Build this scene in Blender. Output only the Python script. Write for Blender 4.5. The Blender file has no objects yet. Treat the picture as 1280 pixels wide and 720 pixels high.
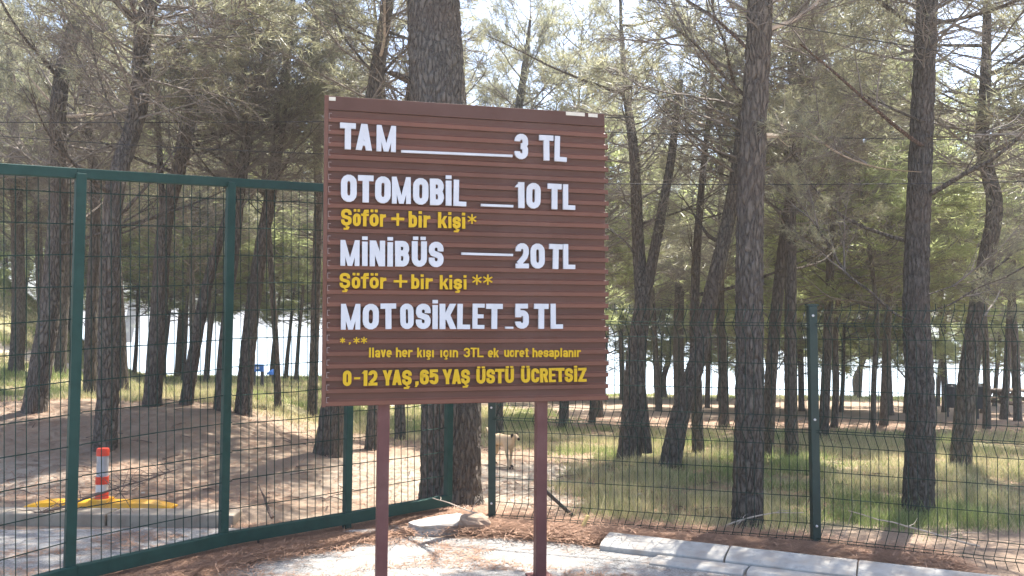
import bpy, math, random
import numpy as np
from mathutils import Vector, Matrix, noise, Euler

# ------------------------------------------------------------------ camera, sky, sun, exposure
S = bpy.context.scene
COL = S.collection
F = 1100.0                      # focal length in pixels of a 1280 px wide picture
EYE = 1.6
SUN_AZ, SUN_EL = math.radians(33), math.radians(64)     # behind the scene, a little to the right
cam_d = bpy.data.cameras.new("camera")
cam_d.sensor_width = 36.0
cam_d.lens = F / 1280.0 * 36.0
cam_d.clip_start, cam_d.clip_end = 0.05, 6000
cam = bpy.data.objects.new("camera", cam_d)
COL.objects.link(cam)
PITCH, ROLL = math.atan(45 / F), math.radians(0.5)
RM = Matrix.Rotation(math.radians(90) + PITCH, 3, 'X') @ Matrix.Rotation(ROLL, 3, 'Z')
cam.matrix_world = Matrix.Translation((0, 0, EYE)) @ RM.to_4x4()
S.camera = cam
w = bpy.data.worlds.new("World"); S.world = w; w.use_nodes = True
nt = w.node_tree
bg = nt.nodes['Background']; bg.inputs[1].default_value = 0.15
sky = nt.nodes.new('ShaderNodeTexSky'); sky.sky_type = 'NISHITA'; sky.sun_disc = False
sky.sun_elevation, sky.sun_rotation = SUN_EL, SUN_AZ
sky.dust_density = 2.2; sky.air_density = .8
nt.links.new(sky.outputs[0], bg.inputs[0])
sd = bpy.data.lights.new("sun", 'SUN'); sd.energy = 5.0; sd.angle = math.radians(0.53); sd.color = (1, .955, .88)
sun = bpy.data.objects.new("sun", sd); COL.objects.link(sun)
SDIR = Vector((math.sin(SUN_AZ) * math.cos(SUN_EL), math.cos(SUN_AZ) * math.cos(SUN_EL), math.sin(SUN_EL)))
sun.rotation_euler = SDIR.to_track_quat('Z', 'Y').to_euler()
sun.location = SDIR * 30
S.view_settings.view_transform = 'Standard'; S.view_settings.look = 'None'
S.view_settings.exposure = 1.66; S.view_settings.gamma = 1
S.cycles.max_bounces = 8; S.cycles.transparent_max_bounces = 8

rnd = random.Random(7)
VEIL_DENSITY = .0024
R = math.radians

# ------------------------------------------------------------------ where things stand
def ss(a, b, x):
    t = max(0.0, min(1.0, (x - a) / (b - a))); return t * t * (3 - 2 * t)

def gz(x, y):
    """height of the terrain"""
    z = -.05 * max(0, min(y, 40) - 10)
    z += .45 * ss(-2.3, -4.2, x) * ss(7.9, 12, y)
    z += .10 * ss(.6, -1.6, x) * ss(7.6, 9.5, y)
    z += 3.6 * ss(.40, .62, -x / max(y, 1)) * ss(13, 30, y) * ss(-80, -40, x)
    z += .075 * ss(-1.7, -2.2, x) * ss(7.0, 7.18, y)
    z -= 3.0 * ss(39, 56, y)
    if y > 7.8:
        k = ss(7.8, 9, y) * (1 - ss(60, 90, abs(x) + abs(y)))
        z += k * .05 * (noise.noise(Vector((x * .9, y * .9, 0))) + .5 * noise.noise(Vector((x * 2.7, y * 2.7, 3))))
    return z

def ray(px, py):
    return (RM @ Vector(((px - 640) / F, -(py - 360) / F, -1))).normalized()

def W(px, py, Y):
    d = ray(px, py); return Vector((0, 0, EYE)) + d * (Y / d.y)

def G(px, py, z=0.0):
    d = ray(px, py); t = (z - EYE) / d.z; return Vector((0, 0, EYE)) + d * t

def hit(px, py):
    d = ray(px, py); t = 4.0
    while t < 300:
        p = Vector((0, 0, EYE)) + d * t
        if p.z <= gz(p.x, p.y): return p
        t += .02
    return p

# ------------------------------------------------------------------ object helpers
class MB:
    """collects shapes that become ONE mesh"""
    def __init__(s): s.v = []; s.f = []; s.m = []
    def add(s, vs, fs, m=0):
        o = len(s.v); s.v += [tuple(v) for v in vs]; s.f += [tuple(i + o for i in f) for f in fs]; s.m += [m] * len(fs)
    def box(s, c, size, rot=None, m=0, taper=1.0):
        a, b, h = [k / 2 for k in size]
        vs = [Vector((x * a * (taper if z > 0 else 1), y * b * (taper if z > 0 else 1), z * h)) for z in (-1, 1) for x, y in ((-1, -1), (1, -1), (1, 1), (-1, 1))]
        if rot is not None: vs = [rot @ v for v in vs]
        vs = [v + Vector(c) for v in vs]
        s.add(vs, [(3, 2, 1, 0), (4, 5, 6, 7), (0, 1, 5, 4), (1, 2, 6, 5), (2, 3, 7, 6), (3, 0, 4, 7)], m)
    def beam(s, p, q, wd, hg, m=0, up=Vector((0, 0, 1))):
        p, q = Vector(p), Vector(q); d = (q - p); L = d.length; d.normalize()
        sx = d.cross(up)
        if sx.length < 1e-4: sx = Vector((1, 0, 0))
        sx.normalize(); u = sx.cross(d)
        rot = Matrix((d, sx, u)).transposed()
        s.box((p + q) / 2, (L, wd, hg), rot, m)
    def tube(s, path, rad, sides=6, m=0, cap=True):
        n = len(path); path = [Vector(p) for p in path]
        if not hasattr(rad, '__len__'): rad = [rad] * n
        vs = []; ref = None
        for i, p in enumerate(path):
            d = (path[min(i + 1, n - 1)] - path[max(i - 1, 0)])
            if d.length < 1e-9: d = Vector((0, 0, 1))
            d.normalize()
            if ref is None:
                ref = Vector((1, 0, 0)) if abs(d.x) < .8 else Vector((0, 1, 0))
            a = (ref - d * ref.dot(d)).normalized(); b = d.cross(a); ref = a
            for k in range(sides):
                t = 2 * math.pi * k / sides
                vs.append(p + (a * math.cos(t) + b * math.sin(t)) * rad[i])
        fs = []
        for i in range(n - 1):
            for k in range(sides):
                k2 = (k + 1) % sides
                fs.append((i * sides + k, i * sides + k2, (i + 1) * sides + k2, (i + 1) * sides + k))
        if cap: fs += [tuple(range(sides))[::-1], tuple((n - 1) * sides + k for k in range(sides))]
        s.add(vs, fs, m)
    def lathe(s, prof, sides=20, c=(0, 0, 0), m=0):
        vs = []; fs = []; n = len(prof)
        for r, z in prof:
            for k in range(sides):
                t = 2 * math.pi * k / sides; vs.append((c[0] + r * math.cos(t), c[1] + r * math.sin(t), c[2] + z))
        for i in range(n - 1):
            for k in range(sides):
                k2 = (k + 1) % sides; fs.append((i * sides + k, i * sides + k2, (i + 1) * sides + k2, (i + 1) * sides + k))
        fs += [tuple(range(sides))[::-1], tuple((n - 1) * sides + k for k in range(sides))]
        s.add(vs, fs, m)
    def data(s, name, mats, smooth=False):
        me = bpy.data.meshes.new(name); me.from_pydata(s.v, [], s.f)
        for m in (mats if isinstance(mats, (list, tuple)) else [mats]): me.materials.append(m)
        me.polygons.foreach_set('material_index', s.m)
        if smooth: me.polygons.foreach_set('use_smooth', [True] * len(s.f))
        me.update(); return me
    def build(s, name, mats, parent=None, smooth=False, bevel=0):
        o = link(name, s.data(name, mats, smooth), parent)
        if bevel:
            b = o.modifiers.new('bevel', 'BEVEL'); b.width = bevel; b.segments = 2; b.limit_method = 'ANGLE'
        return o

def link(name, data, parent=None, loc=None, rot=None):
    o = bpy.data.objects.new(name, data); COL.objects.link(o)
    if parent is not None: o.parent = parent
    if loc is not None: o.location = loc
    if rot is not None: o.rotation_euler = rot
    return o

def tag(o, label=None, cat=None, group=None, kind=None):
    if label: o['label'] = label
    if cat: o['category'] = cat
    if group: o['group'] = group
    if kind: o['kind'] = kind
    return o

def empty(name, loc, rz=0): return link(name, None, loc=loc, rot=(0, 0, rz))

def np_mesh(name, V, T, mats, mi=None, smooth=False):
    """triangle mesh from arrays"""
    V = np.asarray(V, np.float32); T = np.asarray(T, np.int32)
    me = bpy.data.meshes.new(name)
    me.vertices.add(len(V)); me.vertices.foreach_set('co', V.ravel())
    me.loops.add(T.size); me.loops.foreach_set('vertex_index', T.ravel())
    me.polygons.add(len(T)); me.polygons.foreach_set('loop_start', np.arange(0, T.size, 3, dtype=np.int32))
    for m in mats: me.materials.append(m)
    if mi is not None: me.polygons.foreach_set('material_index', np.asarray(mi, np.int32))
    if smooth: me.polygons.foreach_set('use_smooth', np.ones(len(T), bool))
    me.update(); return me

# ------------------------------------------------------------------ materials
class NT:
    def __init__(s, name):
        s.m = bpy.data.materials.new(name); s.m.use_nodes = True; s.t = s.m.node_tree
        s.b = s.t.nodes['Principled BSDF']; s.out = s.t.nodes['Material Output']
    def n(s, typ, **kw):
        nd = s.t.nodes.new(typ)
        for k, v in kw.items():
            if k.startswith('_'): setattr(nd, k[1:], v)
            else: nd.inputs[k.replace('__', ' ')].default_value = v
        return nd
    def l(s, a, b): s.t.links.new(a, b)
    def ramp(s, fac, stops):
        r = s.t.nodes.new('ShaderNodeValToRGB'); e = r.color_ramp.elements
        while len(e) < len(stops): e.new(.5)
        for el, (p, c) in zip(e, stops): el.position = p; el.color = (*c, 1)
        s.l(fac, r.inputs[0]); return r.outputs[0]
    def mix(s, fac, a, b):
        x = s.t.nodes.new('ShaderNodeMix'); x.data_type = 'RGBA'
        for i, v in ((0, fac), (6, a), (7, b)):
            if isinstance(v, (tuple, list)): x.inputs[i].default_value = (*v, 1)
            elif isinstance(v, (int, float)): x.inputs[i].default_value = v
            else: s.l(v, x.inputs[i])
        return x.outputs[2]
    def noise(s, scale, detail=6, rough=.6, vec=None):
        x = s.n('ShaderNodeTexNoise', Scale=scale, Detail=detail, Roughness=rough)
        if vec is not None: s.l(vec, x.inputs['Vector'])
        return x.outputs['Fac']
    def obj(s, scale=(1, 1, 1)):
        tc = s.t.nodes.new('ShaderNodeTexCoord'); mp = s.t.nodes.new('ShaderNodeMapping'); mp.inputs['Scale'].default_value = scale
        s.l(tc.outputs['Object'], mp.inputs[0]); return mp.outputs[0]
    def bump(s, h, strength=.5, dist=.02):
        x = s.n('ShaderNodeBump', Strength=strength, Distance=dist); s.l(h, x.inputs['Height']); s.l(x.outputs[0], s.b.inputs['Normal'])
    def base(s, c, rough=.8, spec=.3):
        if isinstance(c, tuple): s.b.inputs['Base Color'].default_value = (*c, 1)
        else: s.l(c, s.b.inputs['Base Color'])
        s.b.inputs['Roughness'].default_value = rough; s.b.inputs['Specular IOR Level'].default_value = spec
        return s.m

def plain(name, c, rough=.7, spec=.3, var=.15, scale=30, metal=0, dirt=None, vary=0):
    t = NT(name); v = t.obj()
    f = t.noise(scale, vec=v)
    col = t.ramp(f, [(.3, tuple(k * (1 - var) for k in c)), (.7, tuple(min(1, k * (1 + var)) for k in c))])
    if vary:
        oi = t.t.nodes.new('ShaderNodeObjectInfo'); col = t.mix(t.ramp(oi.outputs['Random'], [(0, (0, 0, 0)), (1, (vary,) * 3)]), col, tuple(k * 2.2 for k in c))
    if dirt:
        g = t.ramp(t.noise(scale * .25, 8, .7, v), [(.45, (0, 0, 0)), (.7, (1, 1, 1))])
        col = t.mix(g, col, dirt)
    t.bump(f, .15, .003); t.b.inputs['Metallic'].default_value = metal
    return t.base(col, rough, spec)

def bark_mat(name, dark, lite, sc=1.0, bump=1.0):
    t = NT(name)
    v = t.obj((1 * sc, 1 * sc, .28 * sc))
    nz = t.n('ShaderNodeTexNoise', Scale=9.0, Detail=4.0); t.l(v, nz.inputs['Vector'])
    add = t.t.nodes.new('ShaderNodeVectorMath'); add.operation = 'MULTIPLY_ADD'
    t.l(nz.outputs['Color'], add.inputs[0]); add.inputs[1].default_value = (.07, .07, .07); t.l(v, add.inputs[2])
    vo = t.n('ShaderNodeTexVoronoi', Scale=26.0, _feature='DISTANCE_TO_EDGE'); t.l(add.outputs[0], vo.inputs['Vector'])
    crack = t.ramp(vo.outputs['Distance'], [(.0, (0, 0, 0)), (.22, (1, 1, 1))])
    fine = t.noise(70, 8, .7, v)
    vc = t.n('ShaderNodeTexVoronoi', Scale=26.0); t.l(add.outputs[0], vc.inputs['Vector'])
    plate = t.mix(vc.outputs['Color'], lite, tuple(k * .55 for k in lite))
    col = t.mix(crack, dark, plate)
    col = t.mix(t.ramp(fine, [(.35, (0, 0, 0)), (.75, (.65, .65, .65))]), col, (.30, .27, .24))
    big = t.ramp(t.noise(1.3, 3, .5, t.obj()), [(.4, (0, 0, 0)), (.65, (.35, .35, .35))])
    col = t.mix(big, col, (.13, .085, .06))
    mulh = t.n('ShaderNodeMath', _operation='MULTIPLY_ADD'); t.l(fine, mulh.inputs[0]); mulh.inputs[1].default_value = .35; t.l(crack, mulh.inputs[2])
    t.bump(mulh.outputs[0], .9 * bump, .02)
    return t.base(col, .95, .1)

BARK = bark_mat('pine_bark', (.020, .018, .015), (.145, .126, .098))
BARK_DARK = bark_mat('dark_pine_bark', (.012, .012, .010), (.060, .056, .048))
BARK_FAR = bark_mat('pine_bark_far', (.018, .016, .013), (.105, .09, .07), .7)
BARK_RED = bark_mat('reddish_bark', (.06, .03, .02), (.26, .15, .11), 1.6)
TWIG = plain('grey_twig', (.21, .185, .16), .95, .1, .35, 8)

def needle_mat(name, c, tr, var, tf=.45):
    t = NT(name)
    info = t.t.nodes.new('ShaderNodeNewGeometry')
    r = info.outputs['Random Per Island']
    a = tuple(k * (1 - var) for k in c); b = tuple(k * (1 + var) for k in c)
    col = t.ramp(r, [(0, a), (.75, b), (.93, (c[0] * 1.6, c[1] * 1.3, c[2] * 1.2)), (1, (.20, .13, .06))])
    t.base(col, .38, .8)
    tl = t.t.nodes.new('ShaderNodeBsdfTranslucent'); t.l(t.mix(.6, col, tr), tl.inputs[0])
    ms = t.t.nodes.new('ShaderNodeMixShader'); ms.inputs[0].default_value = tf
    t.l(t.b.outputs[0], ms.inputs[1]); t.l(tl.outputs[0], ms.inputs[2]); t.l(ms.outputs[0], t.out.inputs[0])
    return t.m
NEEDLE = needle_mat('pine_needles', (.225, .225, .15), (.52, .52, .32), .35, .5)
NEEDLE_LIT = needle_mat('sunlit_pine_needles', (.21, .24, .115), (.60, .66, .30), .3, .62)  # copy of the needles, brightened so the far crowns look sunlit

def blade_mat(name, c, tr):
    t = NT(name); info = t.t.nodes.new('ShaderNodeNewGeometry')
    col = t.ramp(info.outputs['Random Per Island'], [(0, tuple(k * .6 for k in c)), (1, tuple(k * 1.35 for k in c))])
    t.base(col, .6, .2)
    tl = t.t.nodes.new('ShaderNodeBsdfTranslucent'); tl.inputs[0].default_value = (*tr, 1)
    ms = t.t.nodes.new('ShaderNodeMixShader'); ms.inputs[0].default_value = .35
    t.l(t.b.outputs[0], ms.inputs[1]); t.l(tl.outputs[0], ms.inputs[2]); t.l(ms.outputs[0], t.out.inputs[0])
    return t.m
GRASS = blade_mat('green_grass', (.19, .235, .095), (.40, .48, .17))
STRAW = blade_mat('dry_grass', (.52, .46, .28), (.6, .54, .30))
LITTER = blade_mat('fallen_needles', (.46, .29, .20), (.25, .14, .09))

def ground_mat():
    t = NT('forest_floor')
    at = t.t.nodes.new('ShaderNodeVertexColor'); at.layer_name = 'mask'
    sp = t.t.nodes.new('ShaderNodeSeparateColor'); t.l(at.outputs[0], sp.inputs[0])
    v = t.obj()
    n1 = t.noise(2.2, 8, .65, v); n2 = t.noise(14, 8, .7, v); n3 = t.noise(42, 6, .75, v)
    dirt = t.mix(n2, (.34, .26, .18), (.52, .43, .32))
    dirt = t.mix(t.ramp(n3, [(.4, (0, 0, 0)), (.7, (.6, .6, .6))]), dirt, (.20, .13, .09))
    needles = t.mix(n2, (.20, .14, .10), (.47, .35, .26))
    needles = t.mix(t.ramp(n3, [(.45, (0, 0, 0)), (.6, (.8, .8, .8))]), needles, (.44, .33, .25))
    grass = t.mix(n2, (.17, .17, .075), (.46, .40, .25))
    sand = t.mix(n2, (.50, .43, .34), (.62, .55, .45))
    def fac(ch, k=.55):
        m = t.n('ShaderNodeMath', _operation='MULTIPLY_ADD', _use_clamp=True)
        t.l(n1, m.inputs[0]); m.inputs[1].default_value = k * 2
        s2 = t.n('ShaderNodeMath', _operation='MULTIPLY_ADD'); t.l(ch, s2.inputs[0]); s2.inputs[1].default_value = 2.0; s2.inputs[2].default_value = -.5 - k
        t.l(s2.outputs[0], m.inputs[2]); return m.outputs[0]
    c = t.mix(fac(sp.outputs[1]), dirt, needles)
    c = t.mix(fac(sp.outputs[2]), c, sand)
    c = t.mix(fac(sp.outputs[0]), c, grass)
    t.bump(n3, .9, .04)
    return t.base(c, .95, .1)

def asphalt_mat():
    t = NT('worn_pale_asphalt'); v = t.obj()
    f = t.noise(75, 6, .85, v); g = t.noise(1.6, 8, .7, v); h = t.noise(9, 8, .7, v)
    c = t.ramp(f, [(.36, (.06, .058, .055)), (.5, (.21, .205, .195)), (.64, (.42, .41, .39))])
    c = t.mix(t.ramp(g, [(.4, (0, 0, 0)), (.65, (.6, .6, .6))]), c, (.36, .35, .33))
    c = t.mix(t.ramp(h, [(.50, (0, 0, 0)), (.68, (.8, .8, .8))]), c, (.24, .165, .12))
    vo = t.n('ShaderNodeTexVoronoi', Scale=1.9, _feature='DISTANCE_TO_EDGE')
    nz = t.n('ShaderNodeTexNoise', Scale=5.0, Detail=6.0); t.l(v, nz.inputs['Vector'])
    add = t.t.nodes.new('ShaderNodeVectorMath'); add.operation = 'MULTIPLY_ADD'
    t.l(nz.outputs['Color'], add.inputs[0]); add.inputs[1].default_value = (.35, .35, .35); t.l(v, add.inputs[2]); t.l(add.outputs[0], vo.inputs['Vector'])
    cr = t.ramp(vo.outputs['Distance'], [(.0, (1, 1, 1)), (.007, (0, 0, 0))])
    c = t.mix(cr, c, (.14, .12, .10))
    sub = t.n('ShaderNodeMath', _operation='MULTIPLY_ADD'); t.l(cr, sub.inputs[0]); sub.inputs[1].default_value = -1.5; t.l(f, sub.inputs[2])
    t.bump(sub.outputs[0], .6, .006)
    return t.base(c, .9, .2)

CONC = plain('pale_concrete', (.41, .395, .36), .9, .2, .22, 26, dirt=(.32, .27, .22))
CONC2 = plain('beige_concrete', (.36, .305, .235), .9, .2, .2, 26, dirt=(.22, .165, .12))
GREEN = plain('dark_green_paint', (.006, .043, .033), .6, .3, .18, 12, dirt=(.014, .055, .044))
GREEN_D = plain('fence_green_paint', (.007, .030, .024), .5, .5, .2, 12, dirt=(.015, .04, .03))
WIRE = plain('green_coated_wire', (.014, .038, .030), .75, .12, .2, 12)
STEEL = plain('bolt_steel', (.6, .6, .6), .35, .5, .1, 40, metal=.6)
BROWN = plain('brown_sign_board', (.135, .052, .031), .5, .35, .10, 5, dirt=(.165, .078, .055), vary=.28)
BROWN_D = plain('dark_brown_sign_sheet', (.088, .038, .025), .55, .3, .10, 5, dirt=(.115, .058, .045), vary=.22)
POSTP = plain('purplish_brown_post', (.135, .048, .043), .5, .4, .12, 9, dirt=(.17, .08, .07))
WHITE = plain('white_letter_foam', (.64, .66, .69), .6, .2, .05, 22, dirt=(.50, .51, .52))
YELLOW = plain('yellow_letter_foam', (.66, .42, .015), .6, .2, .08, 22, dirt=(.58, .36, .03))
TAPE = plain('cream_label', (.70, .66, .54), .6, .3, .1, 30)
RUBY = plain('yellow_rubber', (.85, .42, .02), .6, .3, .15, 14, dirt=(.5, .3, .1))
RED = plain('orange_red_plastic', (.72, .06, .028), .5, .3, .12, 10, dirt=(.5, .12, .07))
REFL = plain('grey_reflective_band', (.42, .42, .43), .45, .5, .1, 30, dirt=(.30, .28, .26))
REFL2 = plain('white_reflective_band', (.62, .61, .59), .5, .4, .1, 30, dirt=(.4, .36, .32))
DEADWOOD = plain('dead_wood', (.17, .125, .10), .95, .1, .35, 14)
PALEWOOD = plain('pale_dead_wood', (.48, .40, .32), .95, .1, .25, 14)
OLDWOOD = plain('weathered_table_wood', (.16, .12, .09), .9, .2, .3, 10)
STONE = plain('limestone', (.50, .45, .38), .95, .2, .3, 9, dirt=(.30, .24, .19))
ROCKB = plain('brown_rock', (.36, .27, .20), .95, .2, .3, 9, dirt=(.2, .14, .10))
DARKST = plain('dark_metal', (.05, .05, .055), .5, .5, .3, 20)
CHIP = plain('yellow_wood', (.66, .50, .20), .8, .2, .15, 20)
FUR = plain('tan_fur', (.56, .42, .27), .95, .1, .22, 9)
FUR_D = plain('dark_fur', (.05, .04, .035), .95, .1, .2, 20)
BLUE = plain('blue_paint', (.04, .18, .55), .5, .4, .1, 5)
PANELW = plain('white_paint', (.8, .8, .8), .5, .4, .05, 5)
CABLE = plain('black_cable', (.03, .03, .03), .6, .3, .1, 5)
BIN = plain('dark_bin_plastic', (.035, .04, .05), .5, .4, .2, 8)

# ------------------------------------------------------------------ ground, lake, road
def axis(near0, near1, step, far0, far1):
    a = list(np.arange(near0, near1, step)); s = step; x = near0
    lo = []
    while x > far0: s *= 1.22; x -= s; lo.append(x)
    s = step; x = a[-1]; hi = []
    while x < far1: s *= 1.22; x += s; hi.append(x)
    return lo[::-1] + a + hi
xs = axis(-14, 14, .22, -2500, 2500); ys = axis(6.5, 34, .22, -300, 3500)
road_poly = None
def masks(x, y):
    nz = noise.noise(Vector((x * .35, y * .35, 9)))
    right = ss(.2, 1.6, x + nz)
    gr = right * ss(6.6, 7.6, y) * (1 - ss(13.5, 17, y + 1.5 * nz)) * (.80 + .25 * nz)
    mid = ss(11.3, 13.5, y) * (1 - ss(21, 25, y)) * (1 - right * ss(13, 16, y)) * .95
    strip = ss(31, 36, y) * .75
    left = ss(-3.0, -4.5, x) * ss(11.3, 12.8, y)
    g = max(gr, mid, strip, left * .95)
    litter = .55 + .3 * nz
    if x > .5: litter = max(litter, ss(13, 16, y) * (1 - ss(31, 35, y)))
    litter = max(litter, .9 * (1 - ss(6.6, 7.6, y)))
    sand = .95 * ss(-3.2, -.8, x) * (1 - ss(1.2, 2.0, x)) * ss(7.4, 8.2, y) * (1 - ss(9.6, 11, y)) * (.85 + .6 * nz)
    sand = max(sand, .75 * ss(-3, -5, x) * ss(7.3, 7.6, y) * (1 - ss(8.2, 9.4, y)))
    path = math.exp(-((y - (19.5 + .25 * (x + 6))) / .8) ** 2) * ss(-1.0, -2.5, x)
    sand = max(sand, path); g *= (1 - path)
    return (max(0, min(1, g)), max(0, min(1, litter)), max(0, min(1, sand)), 1)
gv = [(x, y, gz(x, y)) for y in ys for x in xs]
nx = len(xs)
gt = []
for j in range(len(ys) - 1):
    for i in range(nx - 1):
        a = j * nx + i; gt += [(a, a + 1, a + nx + 1), (a, a + nx + 1, a + nx)]
gme = np_mesh('forest_floor', gv, gt, [ground_mat()], smooth=True)
ca = gme.color_attributes.new('mask', 'FLOAT_COLOR', 'POINT')
ca.data.foreach_set('color', np.array([masks(x, y) for x, y, z in gv], np.float32).ravel())
tag(link('ground', gme), kind='structure')

tw = NT('lake_water')
nzw = tw.noise(1.2, 4, .6, tw.obj((1, .35, 1))); tw.bump(nzw, .25, .1)
tw.base((.30, .38, .42), .35, .9)
m = MB(); m.add([(-2500, 38.5, -1.62), (2500, 38.5, -1.62), (2500, 3400, -1.62), (-2500, 3400, -1.62)], [(0, 1, 2, 3)])
tag(m.build('lake', tw.m), kind='structure')

# road: pale asphalt on both sides of the gate, with an uneven edge
edge = [G(-900, 662), G(-200, 662), G(60, 662), G(200, 661), G(330, 660), G(420, 662), G(480, 668), G(560, 676), G(640, 672), G(700, 676), G(760, 690),
        G(900, 706), G(1050, 720), G(1250, 742), G(1700, 800)]
ev = []
for a, b in zip(edge, edge[1:]):
    n = max(2, int((b - a).length / .12))
    for i in range(n):
        p = a.lerp(b, i / n); k = .06 * noise.noise(Vector((p.x * 3, p.y * 3, 1))) + .03 * noise.noise(Vector((p.x * 11, p.y * 11, 4)))
        ev.append((p.x, p.y + k))
m = MB(); k = len(ev)
m.add([(x, y, .007) for x, y in ev] + [(x * 1.0, -12 - .001 * i, .007) for i, (x, y) in enumerate(ev)],
      [(i, i + k, i + k + 1, i + 1) for i in range(k - 1)])
tag(m.build('road', asphalt_mat()), kind='structure')

# kerb on the right: sloped stones with a flat gutter slab in front of each
kerb = empty('kerb', (0, 0, 0)); tag(kerb, kind='structure')
A0, A1 = G(748, 689), G(1230, 748)
kd = (A1 - A0).normalized(); kn = Vector((kd.y, -kd.x, 0));  kn = kn if kn.y < 0 else -kn   # towards the road
def kerb_piece(name, p, q, y0, y1, z0, z1, mat, parent, seed):
    r = random.Random(seed); L = (q - p).length
    vs = []; N = 6
    for i in range(N):
        c = p + (q - p) * (i / (N - 1)); j = lambda: r.uniform(-.006, .006)
        vs += [c - kn * y0 + Vector((j(), j(), z0)), c - kn * (y0 - .03) + Vector((j(), j(), z0 + .0)), c - kn * (y1 + .04) + Vector((j(), j(), z1 + .02)),
               c - kn * y1 + Vector((j(), j(), z1)), c - kn * y1 + Vector((0, 0, -.05)), c - kn * y0 + Vector((0, 0, -.05))]
    fs = []
    for i in range(N - 1):
        for a in range(6):
            b = (a + 1) % 6; fs.append((i * 6 + a, i * 6 + b, (i + 1) * 6 + b, (i + 1) * 6 + a))
    fs += [tuple(range(6))[::-1], tuple((N - 1) * 6 + a for a in range(6))]
    m = MB(); m.add(vs, fs); return m.build(name, mat, parent, bevel=.006)
cuts = [0, .88, 1.70, 2.52, 3.35, 4.2, 5.05]
for i in range(6):
    a, b = A0 + kd * (cuts[i] + .005), A0 + kd * (cuts[i + 1] - .005)
    kerb_piece('kerb_stone', a, b, .23, 0, .088, .04, CONC, kerb, i)
cuts2 = [.42, 1.05, 1.75, 2.6, 3.45, 4.3, 5.2]
for i in range(6):
    a, b = A0 + kd * (cuts2[i] + .01), A0 + kd * (cuts2[i + 1] - .01)
    kerb_piece('gutter_slab', a, b, -.012, -.21, .030, .018, CONC, kerb, i + 50)

# beige kerb beyond the gate
kb = empty('far_kerb', (0, 0, 0)); tag(kb, kind='structure')
for i in range(9):
    x0 = -2.15 - i * 1.0; a, b = Vector((x0 - .985, 7.22 + (i == 0) * .01, .0)), Vector((x0, 7.20, .0))
    m = MB(); m.box(((a.x + b.x) / 2, 7.03, .02), (.985, .24, .15), Matrix.Rotation(rnd.uniform(-.01, .01), 3, 'Z'))
    m.build('kerb_stone', CONC2, kb, bevel=.012)

# concrete lump and broken rock by the big tree
def rock(name, c, size, mat, label, seed, parent=None, flat=1.0, rz=0):
    r = random.Random(seed); m = MB(); n, k = 9, 14; vs = []
    for i in range(n + 1):
        th = math.pi * i / n
        for j in range(k):
            ph = 2 * math.pi * j / k
            d = Vector((math.sin(th) * math.cos(ph), math.sin(th) * math.sin(ph), math.cos(th)))
            q = 1 + .28 * noise.noise(d * 1.6 + Vector((seed, 0, 0))) + .12 * noise.noise(d * 5 + Vector((0, seed, 0)))
            d = Vector([math.copysign(abs(t) ** .7, t) for t in d])
            vs.append(Matrix.Rotation(rz, 3, 'Z') @ Vector((d.x * size[0] * q, d.y * size[1] * q, d.z * size[2] * q)))
    fs = [(i * k + j, (i + 1) * k + j, (i + 1) * k + (j + 1) % k, i * k + (j + 1) % k) for i in range(n) for j in range(k)]
    m.add(vs, fs); o = m.build(name, mat, None); o.location = c; tag(o, label, 'rock'); return o
rock('broken_concrete', G(552, 664) + Vector((0, 0, .03)), (.28, .13, .075), CONC, 'pale broken concrete slab lying at the foot of the thick pine trunk', 3, rz=.5)
rock('boulder', G(592, 664) + Vector((0, -.02, .05)), (.13, .10, .085), ROCKB, 'small rough boulder between the thick pine and the dark fence post', 8)
o = rock('buried_kerb_block', G(470, 668) + Vector((0, .0, .0)), (.36, .10, .045), CONC, 'low grey concrete edging under the gate end, partly covered by needles', 12, rz=.42)

# ------------------------------------------------------------------ the price board
PA, PB = W(405, 508, 5.20), W(757, 500, 5.65)
PTL, PTR = W(403, 120, 5.20), W(752.5, 143, 5.65)
U = (PB - PA); BW = U.length; U.normalize()
N_ = U.cross(Vector((0, 0, 1))).normalized()           # towards the camera
V_ = N_.cross(U).normalized() * -1
if V_.z < 0: V_ = -V_
if N_.y > 0: N_ = -N_
HL, HR = (PTL - PA).dot(V_), (PTR - PB).dot(V_)
sign = empty('price_board', (PA + PB) / 2 * 1.0)
sign.location.z = 0
tag(sign, 'brown slatted price board with white and yellow Turkish lettering on two posts', 'sign')
def SP(u, v, d=0): return PA + U * u + V_ * v + N_ * d - sign.location
def uv_of(px, py, d=.02):
    dr = ray(px, py); o = Vector((0, 0, EYE)); pl = PA + N_ * d
    t = (pl - o).dot(N_) / dr.dot(N_); q = o + dr * t - PA
    return q.dot(U), q.dot(V_)
BH = (HL + HR) / 2
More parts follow.
